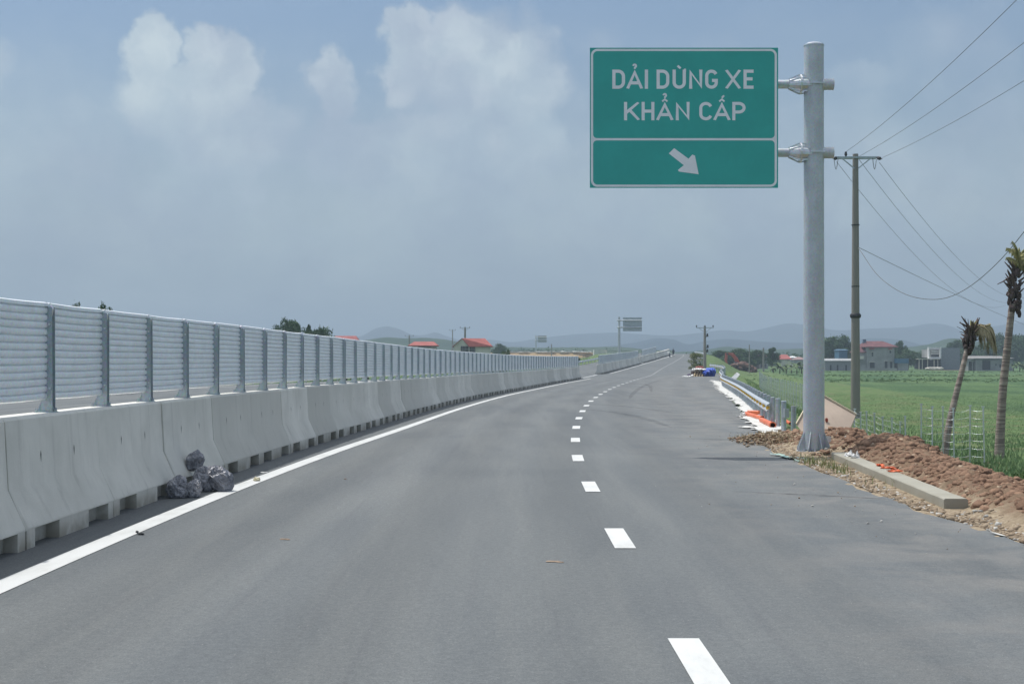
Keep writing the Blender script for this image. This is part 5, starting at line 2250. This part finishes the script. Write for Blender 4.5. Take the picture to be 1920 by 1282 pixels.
# left
tree(543, 600, 235, 0, 5.6, 'broad', 1, 'biggest dark tree above the screen, left of the first red roof', lm='leaf')
tree(520, 616, 232, 0, 3.6, 'broad', 4, 'smaller dark tree leaning against the left of the biggest one')
tree(579, 611, 238, 0, 3.4, 'cone', 2, 'narrow pointed tree just right of the biggest dark tree')
tree(600, 620, 236, 0, 6.0, 'broad', 3, 'low round dark tree between the pointed tree and the first red roof')
tree(650, 637, 240, 0, 6.5, 'bush', 5, 'dark shrub at the foot of the first red roof', cat='bush')
tree(690, 641, 245, 0, 4, 'bush', 6, 'small dark shrub right of the first red roof')
tree(197, 578.5, 90, 0, 2.0, 'broad', 7, 'dark tree tip peeking over the screen near the left edge')
tree(140, 577, 120, 0, 2.2, 'broad', 8, 'flat dark tree top barely above the screen, furthest left')
tree(477, 621, 230, 0, 1.8, 'broad', 9, 'tiny tree tip above the screen left of the big tree')
tree(948, 651, 210, 0, 2.5, 'bush', 10, 'round green bush above the screen, right of the right red-roofed house', lm='leaf2')
tree(925, 664, 225, 0, 2.6, 'bush', 11, 'low dark bush at the right corner of the right red-roofed house')
tree(937, 646, 520, 0, 6, 'broad', 12, 'pale hazy tree between the right red-roofed house and the round bush')
# right
tree(1448, 648, 400, 0, 5.6, 'cone', 13, 'dark round-topped tree in the middle of the far village')
tree(1419, 656, 440, 0, 6, 'broad', 14, 'hazy tree left of the dark round-topped tree')
tree(1387, 656, 430, 0, 10, 'broad', 15, 'wide dark tree behind the excavator')
tree(1350, 657, 450, 0, 8, 'broad', 16, 'dark tree left of the excavator arm')
tree(1362, 661, 470, 0, 10, 'broad', 17, 'hazy tree right behind the excavator arm')
tree(1562, 634, 455, 0, 10, 'broad', 18, 'big dark tree between sign post and utility pole')
tree(1584, 632, 460, 0, 9, 'broad', 19, 'big dark tree partly behind the utility pole')
tree(1688, 642, 470, 0, 5, 'broad', 20, 'dark tree rising at the right gable of the grey house')
tree(1703, 657, 455, 0, 8, 'broad', 21, 'dark low tree between grey house and white-framed house')
tree(1732, 656, 520, 0, 7, 'bush', 22, 'hazy shrub left of the white-framed house')
tree(1812, 655, 520, 0, 12, 'broad', 23, 'hazy green tree behind the leaning palm')
tree(1850, 646, 540, 0, 13, 'broad', 24, 'hazy tree between the two palms')
tree(1872, 629, 560, 0, 12, 'broad', 25, 'tall hazy tree left of the taller palm')
tree(1906, 632, 540, 0, 12, 'broad', 26, 'hazy tree right of the taller palm')
tree(1935, 625, 530, 0, 12, 'broad', 27, 'tall dark tree cut by the right photo edge')
tree(1795, 640, 560, 0, 10, 'broad', 28, 'pale green tree behind the white-framed house')
tree(1345, 700, 170, 0, 2.0, 'bush', 31, 'small dry bush at the bend of the guardrail', zb=-.3, lm='drygrass')
tree(1306, 661, 215, 0, 3.0, 'bush', 32, 'brown shrub left of the far pole', zb=.3, lm='drygrass')
# banana-like leafy row before the village
GB = 'banana clumps in front of the village'
MT['banana'] = leaf_mat('banana_leaves', (.05, .09, .03), (.11, .16, .06), .4)


def banana(px, d, h, seed, label):
    x = (px - 960) * d / F
    g = tag(empty('banana_plant', (x, d, -1.7)), label, 'banana plant', GB)
    rn = random.Random(seed)
    m = M()
    m.tube([(0, 0, 0), (.05, 0, h * .5)], [.14, .09], 7)
    m.build('stem', MT['bark'], g, local=True)
    m = M()
    for k in range(12):
        a = rn.uniform(0, 6.28)
        L = h * rn.uniform(.5, .8)
        up = rn.uniform(.4, 1.4)
        pts = []
        for i in range(6):
            t = i / 5
            pts.append(Vector((math.cos(a) * L * t, math.sin(a) * L * t, h * .45 + L * (up * t - .95 * t * t))))
        wv = Vector((-math.sin(a), math.cos(a), 0))
        vs = []
        for i, p in enumerate(pts):
            ww = L * .16 * math.sin(math.pi * (i + .3) / 5.6)
            vs += [p - wv * ww - Vector((0, 0, ww * .3)), p, p + wv * ww - Vector((0, 0, ww * .3))]
        m.add(vs, [(3 * i + j, 3 * i + j + 1, 3 * i + 4 + j, 3 * i + 3 + j) for i in range(5) for j in range(2)])
    m.build('leaves', MT['banana'], g, local=True)


for i, (px, h) in enumerate(((1462, 3.2), (1474, 2.8), (1484, 3.4), (1494, 3.8), (1503, 3.2), (1450, 2.4), (1900, 3), (1912, 3.4), (1921, 3))):
    banana(px, 330 + 12 * (i % 3) if px < 1800 else 400, h, i,
           ['leafy banana clump below the dark tree, second from left', 'leafy banana clump third from left in the row by the sign post', 'leafy banana clump fourth from left in the row by the sign post',
            'tallest banana clump beside the sign post', 'banana clump half hidden by the sign post', 'lowest banana clump, furthest left in the row', 'banana clump right of the low far house',
            'banana clump at the right edge, middle of three', 'banana clump cut by the right photo edge'][i])

# far-off woods as one mass, and hedge at the field rim
cs = []
for _ in range(420):
    px = random.uniform(1290, 2050)
    d = random.uniform(560, 900)
    q = P(px, 0, d)
    h = random.uniform(1.5, 5.5) + 2 * mnoise.noise(Vector((px * .02, 0, 0)))
    cs.append((q.x, d, -1.7 + h * .6, h * .9))
for _ in range(260):
    px = random.uniform(900, 1250)
    d = random.uniform(700, 950)
    q = P(px, 0, d)
    cs.append((q.x, d, 1.2 + random.uniform(0, 3.5), random.uniform(2, 4)))
for _ in range(200):
    px = random.uniform(-100, 900)
    d = random.uniform(500, 900)
    q = P(px, 0, d)
    cs.append((q.x, d, 0 + random.uniform(0, 2), random.uniform(2, 3.5)))
v, f = leaf_cloud(cs, 60, .55, .12)
tag(npmesh('distant_woods', v, f, MT['leaf']), 'hazy belt of woods in front of the hills', 'woods', kind='stuff')
cs = []
for _ in range(900):
    px = random.uniform(1400, 1960)
    d = random.gauss(random.choice((235, 300, 385)), 9)
    q = P(px, 0, d)
    cs.append((q.x, d, -1.85 + random.uniform(0, .12), random.uniform(.2, .42)))
v, f = leaf_cloud(cs, 60, .14, .12)
tag(npmesh('field_weeds', v, f, MT['grass']), 'rough weedy bands crossing the rice field', 'weeds', kind='stuff')

# ------------------------------------------------------------------ buildings
def pb(m, x0, x1, yt, yb, d, dep, mi=None, fwd=0.0):
    a, b = P(x0, yb, d - fwd), P(x1, yt, d - fwd)
    m.box(a.x, b.x, d - fwd, d - fwd + dep, a.z, b.z, mi=mi)


def bpart(name, mt, par, boxes, d, dep, fwd=0.0):
    m = M()
    for (x0, x1, yt, yb) in boxes:
        pb(m, x0, x1, yt, yb, d, dep, fwd=fwd)
    return m.build(name, mt, par)


def hip(x0, x1, ye, yr, d, dep, inset, over=.4, gable=False, rx0=None, rx1=None):
    """hip / gable roof from eave row ye to ridge row yr"""
    m = M()
    z0, z1 = P(0, ye, d).z, P(0, yr, d).z
    a, b = P(x0, 0, d).x - over, P(x1, 0, d).x + over
    r0 = P(rx0, 0, d).x if rx0 else a + inset
    r1 = P(rx1, 0, d).x if rx1 else b - inset
    y0, y1, ym = d - over, d + dep + over, d + dep / 2
    vs = [(a, y0, z0), (b, y0, z0), (b, y1, z0), (a, y1, z0), (r0, ym, z1), (r1, ym, z1)]
    vs += [(x, y, z - .18) for x, y, z in vs[:4]]
    m.add(vs, [(0, 1, 5, 4), (1, 2, 5), (2, 3, 4, 5), (3, 0, 4), (0, 6, 7, 1), (1, 7, 8, 2), (2, 8, 9, 3), (3, 9, 6, 0), (9, 8, 7, 6)])
    return m


def house(px, d, label, cat='house'):
    return tag(empty('house', ((px - 960) * d / F, d, -1.72)), label, cat)


D = 430
g = house(1650, D, 'two-storey grey house with weathered red hip roof across the field')
bpart('wall', MT['wallgrey'], g, [(1625, 1677, 649, 697)], D, 9)
hip(1622, 1681, 650, 639, D, 9, 3, .5, rx0=1628, rx1=1662).build('roof', MT['oldroof'], g)
for b in ((1631, 1640, 679, 691), (1659, 1664, 677, 692), (1669, 1673, 678, 690), (1634.5, 1637.5, 660, 668), (1668, 1671, 657, 662)):
    w_ = bpart('window', MT['dark'], g, [b], D, .12, .05)
    bpart('frame', MT['wall'], w_, [(b[0] - .6, b[1] + .6, b[2] - 1.2, b[2] - .1)], D, .5, .4)
for b in ((1631, 1639.5, 652.5, 654.5), (1667, 1673, 652.5, 654.5)):
    bpart('awning', mat('red_awning', (.4, .09, .08), .8), g, [b], D, .8, .8)
bpart('balcony', MT['wall'], g, [(1608, 1620, 667, 673)], D, 1.2, 1.0)
bpart('side_wing', MT['wallgrey'], g, [(1609, 1624.5, 658, 697)], D + .5, 8)
hip(1607, 1625, 660, 647, D + .4, 8, 1.5, .3).build('wing_roof', MT['oldroof'], g)
bpart('water_tank', mat('blue_tank', (.06, .09, .17), .6), g, [(1619, 1624, 636, 643)], D + 3, 1.2)
bpart('garden_wall', MT['wallgrey'], g, [(1610, 1682, 690, 697.5)], D - 6, .4)
g = tag(empty('shed', ((1690 - 960) * D / F, D, -1.72)), 'blue-green sheet metal shed attached right of the grey house', 'shed')
bpart('wall', MT['wallgrey'], g, [(1684, 1703, 681, 697)], D - 1, 6)
bpart('roof', MT['bluesteel'], g, [(1678.5, 1704, 672, 680.8)], D - 1.3, 7)
g = tag(empty('shed', ((1570 - 960) * D / F, D, -1.72)), 'long low grey shed left of the utility pole', 'shed')
bpart('wall', mat('shed_wall', (.27, .27, .29), .9), g, [(1547, 1606, 676, 698)], D, 6)
hip(1546, 1607, 676, 672, D, 6, .3, .3).build('roof', mat('sheet_roof', (.36, .37, .37), .7), g)
for x in (1556, 1569, 1585):
    bpart('door', MT['dark'], g, [(x, x + 3, 684, 696)], D, .1, .04)
g = tag(empty('shed', ((1581 - 960) * D / F, D + 14, -1.72)), 'blue sheet metal shed behind the long low grey shed', 'shed')
bpart('wall', MT['bluesteel'], g, [(1573, 1589, 656, 697)], D + 12, 6)
hip(1573, 1589, 656, 654.5, D + 12, 6, .2, .2).build('roof', mat('blue_roof', (.10, .20, .30), .6), g)

D = 450
g = house(1770, D, 'modern grey house with a white-framed balcony box')
bpart('wall', mat('bluegrey_render', (.24, .26, .29), .9), g, [(1764.3, 1800, 652, 694)], D, 12)
bpart('upper_storey', MT['wallgrey'], g, [(1743.5, 1762.5, 655, 670)], D + 1, 9)
fr = bpart('balcony_frame', MT['whitewall'], g, [(1741, 1765, 650.8, 653), (1741, 1743, 653.05, 672), (1763, 1765, 653.05, 672), (1743.05, 1762.95, 669.5, 672)], D - .8, 1.2)
bpart('window', MT['dark'], g, [(1746, 1761, 665, 668)], D + 1, .2, .1)
bpart('blind', mat('pale_blind', (.6, .6, .6), .8), g, [(1746, 1761, 657, 660), (1746, 1761, 661.5, 664)], D + 1, .2, .15)
bpart('lower_storey', MT['dark'], g, [(1726, 1763, 675, 692)], D + 2, 7)
bpart('slab', MT['wall'], g, [(1722, 1763, 672.3, 673.6)], D - 1.6, 9)
for x in (1723, 1729, 1739, 1751, 1758):
    bpart('column', MT['wall'], g, [(x, x + 1.2, 673.8, 693)], D - 1.2, .3)
m = M()
for k in range(5):
    m.lump(P(1742 + k * 5, 691, D - 4), (1.3, .8, .5), k, .4, 2, 10, 6)
tag(m.build('sack_pile', MT['wall']), 'pale heaps of building material before the white-framed house', 'material heap')
m = M()
for k in range(12):
    m.lump(P(1745 + k * 5.2, 696, D - 8), (1.6, 1, .35), k, .4, 2, 10, 6)
tag(m.build('soil_heap', MT['clod']), 'low reddish soil bank in front of the white-framed house', 'soil heap')

D = 425
g = house(1855, D, 'low unfinished grey house between the two palms')
bpart('wall', MT['wallgrey'], g, [(1830, 1899, 674.5, 698)], D, 8)
m = M()
a, b = P(1826, 672.5, D - 1), P(1902, 669, D - 1)
m.add([(a.x, D - 1, a.z), (b.x, D - 1, a.z), (b.x, D + 9, a.z), (a.x, D + 9, a.z), (a.x, D - 1, a.z + .15), (b.x, D - 1, a.z + .15), (b.x - 1, D + 9, b.z + .3), (a.x + 1, D + 9, b.z + .3)],
      [(3, 2, 1, 0), (4, 5, 6, 7), (0, 1, 5, 4), (1, 2, 6, 5), (2, 3, 7, 6), (3, 0, 4, 7)])
m.build('roof', mat('grey_tiles', (.25, .24, .23), .9), g)
bpart('door', MT['dark'], g, [(1842, 1857, 676, 693)], D, .15, .06)
bpart('window', MT['dark'], g, [(1874, 1877, 683, 689), (1866.5, 1868.5, 682, 685)], D, .15, .06)
bpart('porch', MT['wallgrey'], g, [(1812, 1829, 675, 677.5), (1815, 1816.5, 677.6, 698), (1823, 1824.5, 677.6, 698)], D + 1, 4)

# small red-roofed houses near the dark tree and village bits
D = 520
g = house(1480, D, 'small house with bright red gable roof right of the dark round-topped tree')
bpart('wall', MT['wall'], g, [(1466, 1481, 673, 693)], D, 9)
hip(1464, 1482, 673, 664.5, D, 9, .3, .4, rx0=1469, rx1=1480).build('roof', MT['redroof'], g)
g = house(1416, 500, 'long low red-roofed shed left of the dark round-topped tree')
bpart('wall', mat('brown_wall', (.12, .09, .08), .9), g, [(1407, 1424, 678.5, 692)], 500, 6)
hip(1406, 1425, 678.5, 674.5, 500, 6, .3, .3).build('roof', mat('dull_red_roof', (.22, .09, .08), .8), g)
g = house(1435, 505, 'cluttered pale house front hidden behind poles, left of the dark tree')
bpart('wall', MT['wallgrey'], g, [(1425, 1440, 668, 693)], 505, 7)
hip(1424, 1441, 668, 665, 505, 7, .5, .3).build('roof', MT['oldroof'], g)
for b in ((1427, 1430, 673, 677), (1433, 1436, 673, 677), (1427, 1430, 682, 688), (1434, 1437, 682, 688)):
    bpart('window', MT['dark'], g, [b], 505, .12, .05)
g = house(1500, 560, 'faint far house with pale roof left of the big sign post')
bpart('wall', MT['wallgrey'], g, [(1492, 1512, 674, 692)], 560, 8)
hip(1491, 1513, 674, 669, 560, 8, 2, .3).build('roof', mat('pinkish_roof', (.30, .19, .18), .8), g)
g = house(1478, 540, 'low far house with white roof edge behind the red gable house')
bpart('wall', MT['wallgrey'], g, [(1483, 1494, 670, 690)], 575, 8)
hip(1482, 1495, 670, 667, 575, 8, 2, .3).build('roof', MT['whitewall'], g)

# left houses
D = 300
g = house(888, D, 'red gable roof house with dark shutters, rightmost of three beyond the screen')
m = M()
a, b = P(850, 649, D), P(866, 0, D)
zr = P(0, 634, D).z
ze = P(0, 648, D).z
xL, xM, xR = P(851, 0, D).x, P(879.5, 0, D).x, P(919, 0, D).x
dep = 8
m.box(xL, xR, D, D + dep, -1.72, ze)
m.add([(xL, D, ze), (xM, D, ze), ((xL + xM) / 2, D, zr - .1), (xL, D + dep, ze), (xM, D + dep, ze), ((xL + xM) / 2, D + dep, zr - .1)], [(0, 1, 2), (5, 4, 3), (0, 2, 5, 3), (1, 4, 5, 2)])
m.build('wall', MT['wall'], g)
m = M()
xa, xb, xc, xd = P(866, 0, D).x, P(909, 0, D).x, P(923.5, 0, D).x, P(879.5, 0, D).x
t_ = .16
vs = [(xa, D + .2, zr), (xb, D + 2.5, zr), (xc, D - .5, ze - .1), (xd, D - .5, ze - .1), (xc, D + dep + .5, ze - .1), (xa - 1.7, D + dep + .5, ze - .1)]
m.add(vs + [(x, y, z - t_) for x, y, z in vs], [(0, 3, 2, 1), (1, 2, 4), (0, 1, 4, 5), (6, 7, 8, 9), (7, 10, 8), (6, 11, 10, 7), (3, 9, 8, 2), (2, 8, 10, 4)])
m.add([(xa, D - .4, zr + .02), (xL - .3, D - .4, ze - .15), (xL - .3, D + dep, ze - .15), (xa, D + dep, zr + .02), (xa, D - .4, zr - .14), (xL - .3, D - .4, ze - .31), (xL - .3, D + dep, ze - .31), (xa, D + dep, zr - .14)],
      [(0, 3, 2, 1), (4, 5, 6, 7), (0, 1, 5, 4), (1, 2, 6, 5), (2, 3, 7, 6), (3, 0, 4, 7)])
m.build('roof', MT['redroof'], g)
for b in ((864, 878.5, 649, 661), (880.5, 891, 649, 661)):
    w_ = bpart('window', MT['dark'], g, [b], D, .12, .06)
    bpart('shutter_bars', MT['wallgrey'], w_, [(b[0] + k * 3, b[0] + k * 3 + .5, b[2], b[3]) for k in range(1, 4)] + [(b[0], b[1], 654.5, 655.2)], D, .05, .12)
D = 340
g = house(793, D, 'small house with bright red roof above the screen, middle of three on the left')
bpart('wall', mat('greybrown_wall', (.36, .33, .31), .9), g, [(769, 816, 647.5, 700)], D, 7)
hip(768, 817.5, 647.5, 640, D, 7, 1, .4, rx0=775, rx1=812).build('roof', MT['redroof'], g)
bpart('window', MT['dark'], g, [(784, 808, 648.2, 650.5)], D, .1, .05)
bpart('door', MT['dark'], g, [(770, 773, 655, 662), (777, 779, 656, 665)], D, .1, .05)
D = 330
g = house(645, D, 'house with large dull red roof above the screen, leftmost of three on the left')
bpart('wall', MT['wall'], g, [(620, 670, 646, 700)], D, 8)
hip(616, 673, 647, 629, D, 9, 2, .3, rx0=624, rx1=664).build('roof', mat('dull_red_tiles', (.30, .09, .085), .85, 0, .2, 1), g)
D = 240
g = house(430, D, 'dark flat roof edge peeking above the near screen')
bpart('wall', MT['wallgrey'], g, [(414, 455, 621.5, 680)], D, 5)
hip(412, 457, 622, 618.5, D, 5, .3, .2).build('roof', MT['bluesteel'], g)

# ------------------------------------------------------------------ embankment, bridge and far works
m = M()
D = 560
z1 = P(0, 660, D).z
xa, xb = P(760, 0, D).x, P(1112, 0, D).x
nx_ = 60
vs = []
for i in range(nx_ + 1):
    x = xa + (xb - xa) * i / nx_
    zz = z1 + 1.0 * mnoise.noise(Vector((x * .05, 0, 0))) * .3
    foot = (12 if i < nx_ - 6 else 12 - (i - nx_ + 6) * 1.5)
    vs += [(x, D - foot, -1.75), (x, D - foot * .5, (zz - 1.7) / 2 + .5), (x, D, zz), (x, D + 14, zz), (x, D + 28, -1.75)]
m.add(vs, [(i * 5 + j, (i + 1) * 5 + j, (i + 1) * 5 + j + 1, i * 5 + j + 1) for i in range(nx_) for j in range(4)] + [(nx_ * 5 + 0, nx_ * 5 + 1, nx_ * 5 + 2, nx_ * 5 + 3, nx_ * 5 + 4), (4, 3, 2, 1, 0)])
tag(m.build('embankment', mat('tan_fill', (.40, .30, .17), .95, 0, .25, .08, .4, 1, .2, col2=(.28, .19, .12)), local=True), kind='structure')
m = M()
a, b = P(930, 659.2, D - .5), P(1108, 657.5, D - .5)
m.box(a.x, b.x, D - .8, D - .3, a.z - .35, a.z + .15)
for k in range(26):
    m.lump((a.x + (b.x - a.x) * random.random() ** .5, D - 1.5, a.z - .1), (random.uniform(.3, 1.6), .5, random.uniform(.12, .35)), k, .5, 2, 8, 5)
tag(m.build('guardrail', MT['cement']), 'thin white rail and scraps on the crest of the tan embankment', 'guardrail')
g = tag(empty('bridge', P(1128, 668, 470)), 'pale concrete bridge abutment and parapet left of the road crest', 'bridge')
D = 470
bpart('abutment', MT['block'], g, [(1114, 1137, 655.5, 672)], D, 6)
bpart('deck', MT['block'], g, [(1137.2, 1262, 657.8, 663)], D - 2, 8)
bpart('parapet', MT['cement'], g, [(1137.2, 1262, 656.4, 657.7)], D - 2.2, .4)
m = M()
vs = []
for i in range(30):
    t = i / 29
    x = P(1088 + t * 130, 0, 400).x
    z = P(0, 671 - 9 * t, 400).z
    vs += [(x, 392 - 40 * t * 0, -1.72), (x, 400, z + .4 * mnoise.noise(Vector((i * .4, 0, 0)))), (x, 412, z), (x, 430, -1.72)]
m.add(vs, [(i * 4 + j, (i + 1) * 4 + j, (i + 1) * 4 + j + 1, i * 4 + j + 1) for i in range(29) for j in range(3)])
tag(m.build('bank', MT['verge'], local=True), kind='structure')

# ------------------------------------------------------------------ excavator
D = 372
g = tag(empty('excavator', P(1387, 697, D)), 'orange excavator with its arm raised behind a soil mound across the field', 'excavator')
m = M()
A_ = [P(1384, 683, D), P(1379, 671, D), P(1372, 663.5, D), P(1366, 663, D)]
for i in range(3):
    m.bar(A_[i], A_[i + 1], .7, (1.0, .85, .6)[i])
m.build('boom', MT['excav'], g)
m = M()
m.bar(P(1362.5, 661.5, D), P(1361, 676, D), .5, .62)
m.bar(P(1361, 676, D), P(1363.5, 684, D), .45, .5)
m.build('stick', MT['excav'], g)
m = M()
m.bar(P(1361.5, 663.5, D - .2), P(1372, 663, D - .2), .25, .3)
m.build('ram', MT['black'], g)
m = M()
q = [P(1362, 684, D), P(1366.5, 684, D), P(1367, 688, D), P(1363, 690, D)]
m.add([p + Vector((0, -.5, 0)) for p in q] + [p + Vector((0, .5, 0)) for p in q], [(0, 1, 2, 3), (7, 6, 5, 4), (0, 4, 5, 1), (1, 5, 6, 2), (2, 6, 7, 3), (3, 7, 4, 0)])
m.build('bucket', MT['black'], g)
m = M()
a, b = P(1376, 688, D), P(1384, 679, D)
m.box(a.x, b.x, D - 1.2, D + .2, a.z, b.z)
m.build('cab', mat('teal_cab_glass', (.05, .14, .22), .3), g)
m = M()
a, b = P(1384.3, 690, D), P(1401, 681, D)
m.box(a.x, b.x, D - 1.3, D + 1.3, a.z, b.z)
m.build('body', MT['excav'], g)
for s_ in (-1.3, 1.3):
    m = M()
    a, b = P(1376, 698, D), P(1402, 691, D)
    m.tube([(a.x + .5, D + s_ - .3, a.z + .5), (a.x + .5, D + s_ + .3, a.z + .5)], .5, 14)
    m.tube([(b.x - .5, D + s_ - .3, a.z + .5), (b.x - .5, D + s_ + .3, a.z + .5)], .5, 14)
    m.box(a.x + .5, b.x - .5, D + s_ - .3, D + s_ + .3, a.z + .02, a.z + .99)
    m.build('track', MT['black'], g)
m = M()
v = []
D = 362
for k in range(60):
    t = random.random()
    px = 1373 + 42 * t
    top = 684 - 4.5 * math.sin(math.pi * min(1, t * 1.25)) + 10 * max(0, t - .6)
    c = P(px, top + random.uniform(2, 12), D + random.uniform(-2, 2))
    c.z = max(c.z, -1.5)
    m.lump(c, (random.uniform(.5, 1.1), 1, random.uniform(.4, .8)), k, .4, 2, 8, 6)
tag(m.build('soil_mound', MT['earth']), 'dark reddish soil mound in front of the excavator', 'soil mound')

# ------------------------------------------------------------------ two people at the crest
def person(base, joints, radii, edges, mt_map, name_label, clothes):
    """continuous skinned figure: joints relative to base"""
    g = tag(empty('person', base), name_label, 'person')
    me = bpy.data.meshes.new('body')
    me.from_pydata([tuple(j) for j in joints], edges, [])
    o = bpy.data.objects.new('body', me)
    COL.objects.link(o)
    o.parent = g
    md = o.modifiers.new('skin', 'SKIN')
    for i, r_ in enumerate(radii):
        me.skin_vertices[0].data[i].radius = (r_, r_)
    me.skin_vertices[0].data[0].use_root = True
    sb = o.modifiers.new('sub', 'SUBSURF')
    sb.levels = sb.render_levels = 1
    dg = bpy.context.evaluated_depsgraph_get()
    ev = o.evaluated_get(dg)
    nm = bpy.data.meshes.new_from_object(ev)
    o.modifiers.clear()
    o.data = nm
    nm.materials.clear()
    for q in mt_map[0]:
        nm.materials.append(q)
    for p in nm.polygons:
        p.material_index = mt_map[1](p.center)
        p.use_smooth = True
    for (nm_, mtt, build) in clothes:
        m_ = M()
        build(m_)
        m_.build(nm_, mtt, g, local=True, smooth=40)
    return g


E = [(0, 1), (1, 2), (2, 3), (3, 4), (2, 5), (5, 6), (6, 7), (2, 8), (8, 9), (9, 10), (0, 11), (11, 12), (12, 13), (13, 14), (0, 15), (15, 16), (16, 17), (17, 18)]
RAD = [.15, .15, .13, .07, .11, .07, .05, .035, .07, .05, .035, .10, .075, .055, .05, .10, .075, .055, .05]
d = 318
X = (1262.5 - 960) * d / F
JS = [(0, 0, .95), (0, 0, 1.2), (0, 0, 1.42), (0, 0, 1.52), (0, 0, 1.66), (-.2, 0, 1.42), (-.27, -.05, 1.12), (-.22, -.25, .95), (.2, 0, 1.42), (.28, -.03, 1.14), (.27, -.2, .92),
      (-.1, 0, .85), (-.13, 0, .5), (-.14, .03, .09), (-.15, -.12, .04), (.1, 0, .85), (.13, -.02, .5), (.14, 0, .09), (.15, -.14, .04)]


def f_hat(m_):
    m_.tube([(0, 0, 1.72), (0, 0, 1.735), (0, 0, 1.74), (0, 0, 1.86)], [.24, .23, .13, .05], 14)


person((X, d, road_z(X, d)), JS, RAD, E, ([MT['cloth'], MT['skin']], lambda c: 1 if (c.z > 1.54 and c.z < 1.72) or (c.z < 1.0 and abs(c.x) > .19 and c.z > .85) else 0),
       'worker standing in dark clothes and a wide hat at the road crest', [('hat', MT['cloth'], f_hat)])
X = (1255 - 960) * (d - 6) / F
JB = [(.12, 0, .92), (-.02, 0, 1.08), (-.20, 0, 1.12), (-.28, 0, 1.06), (-.38, 0, 1.0), (-.2, -.2, 1.1), (-.22, -.22, .80), (-.24, -.24, .55), (-.2, .2, 1.1), (-.2, .22, .8), (-.2, .22, .55),
      (.12, -.1, .82), (-.02, -.12, .48), (.02, -.13, .09), (-.1, -.13, .04), (.14, .12, .82), (.10, .14, .46), (.22, .15, .09), (.10, .15, .04)]
person((X, d - 6, road_z(X, d - 6)), JB, RAD, E, ([MT['shirt'], MT['cloth'], MT['skin']], lambda c: 1 if c.z < .84 and not (c.x < -.12) else (2 if c.x < -.27 or (c.z < .72 and c.x < -.12) else 0)),
       'worker in a pale shirt bending over beside the end of the white line', [('hat', MT['shirt'], lambda m_: m_.tube([(-.34, 0, 1.08), (-.36, 0, 1.09), (-.37, 0, 1.095), (-.44, 0, 1.14)], [.2, .19, .12, .04], 12))])

# ------------------------------------------------------------------ haze
hz = bpy.data.meshes.new('haze')
x0, x1, y0, y1, z0, z1 = -8800, 8800, -2800, 9300, -5.5, 175
hz.from_pydata([(x, y, z) for z in (z0, z1) for (x, y) in ((x0, y0), (x1, y0), (x1, y1), (x0, y1))], [], [(3, 2, 1, 0), (4, 5, 6, 7), (0, 1, 5, 4), (1, 2, 6, 5), (2, 3, 7, 6), (3, 0, 4, 7)])
ho = bpy.data.objects.new('haze', hz)
COL.objects.link(ho)
tag(ho, 'pale blue summer haze over the whole plain', 'haze', kind='stuff')
hm = bpy.data.materials.new('haze')
hm.use_nodes = True
ht = hm.node_tree
ht.nodes.clear()
pv = ht.nodes.new('ShaderNodeVolumePrincipled')
pv.inputs['Color'].default_value = (.575, .72, .85, 1)
pv.inputs['Density'].default_value = .00046
pv.inputs['Anisotropy'].default_value = .1
om = ht.nodes.new('ShaderNodeOutputMaterial')
ht.links.new(pv.outputs[0], om.inputs['Volume'])
hz.materials.append(hm)
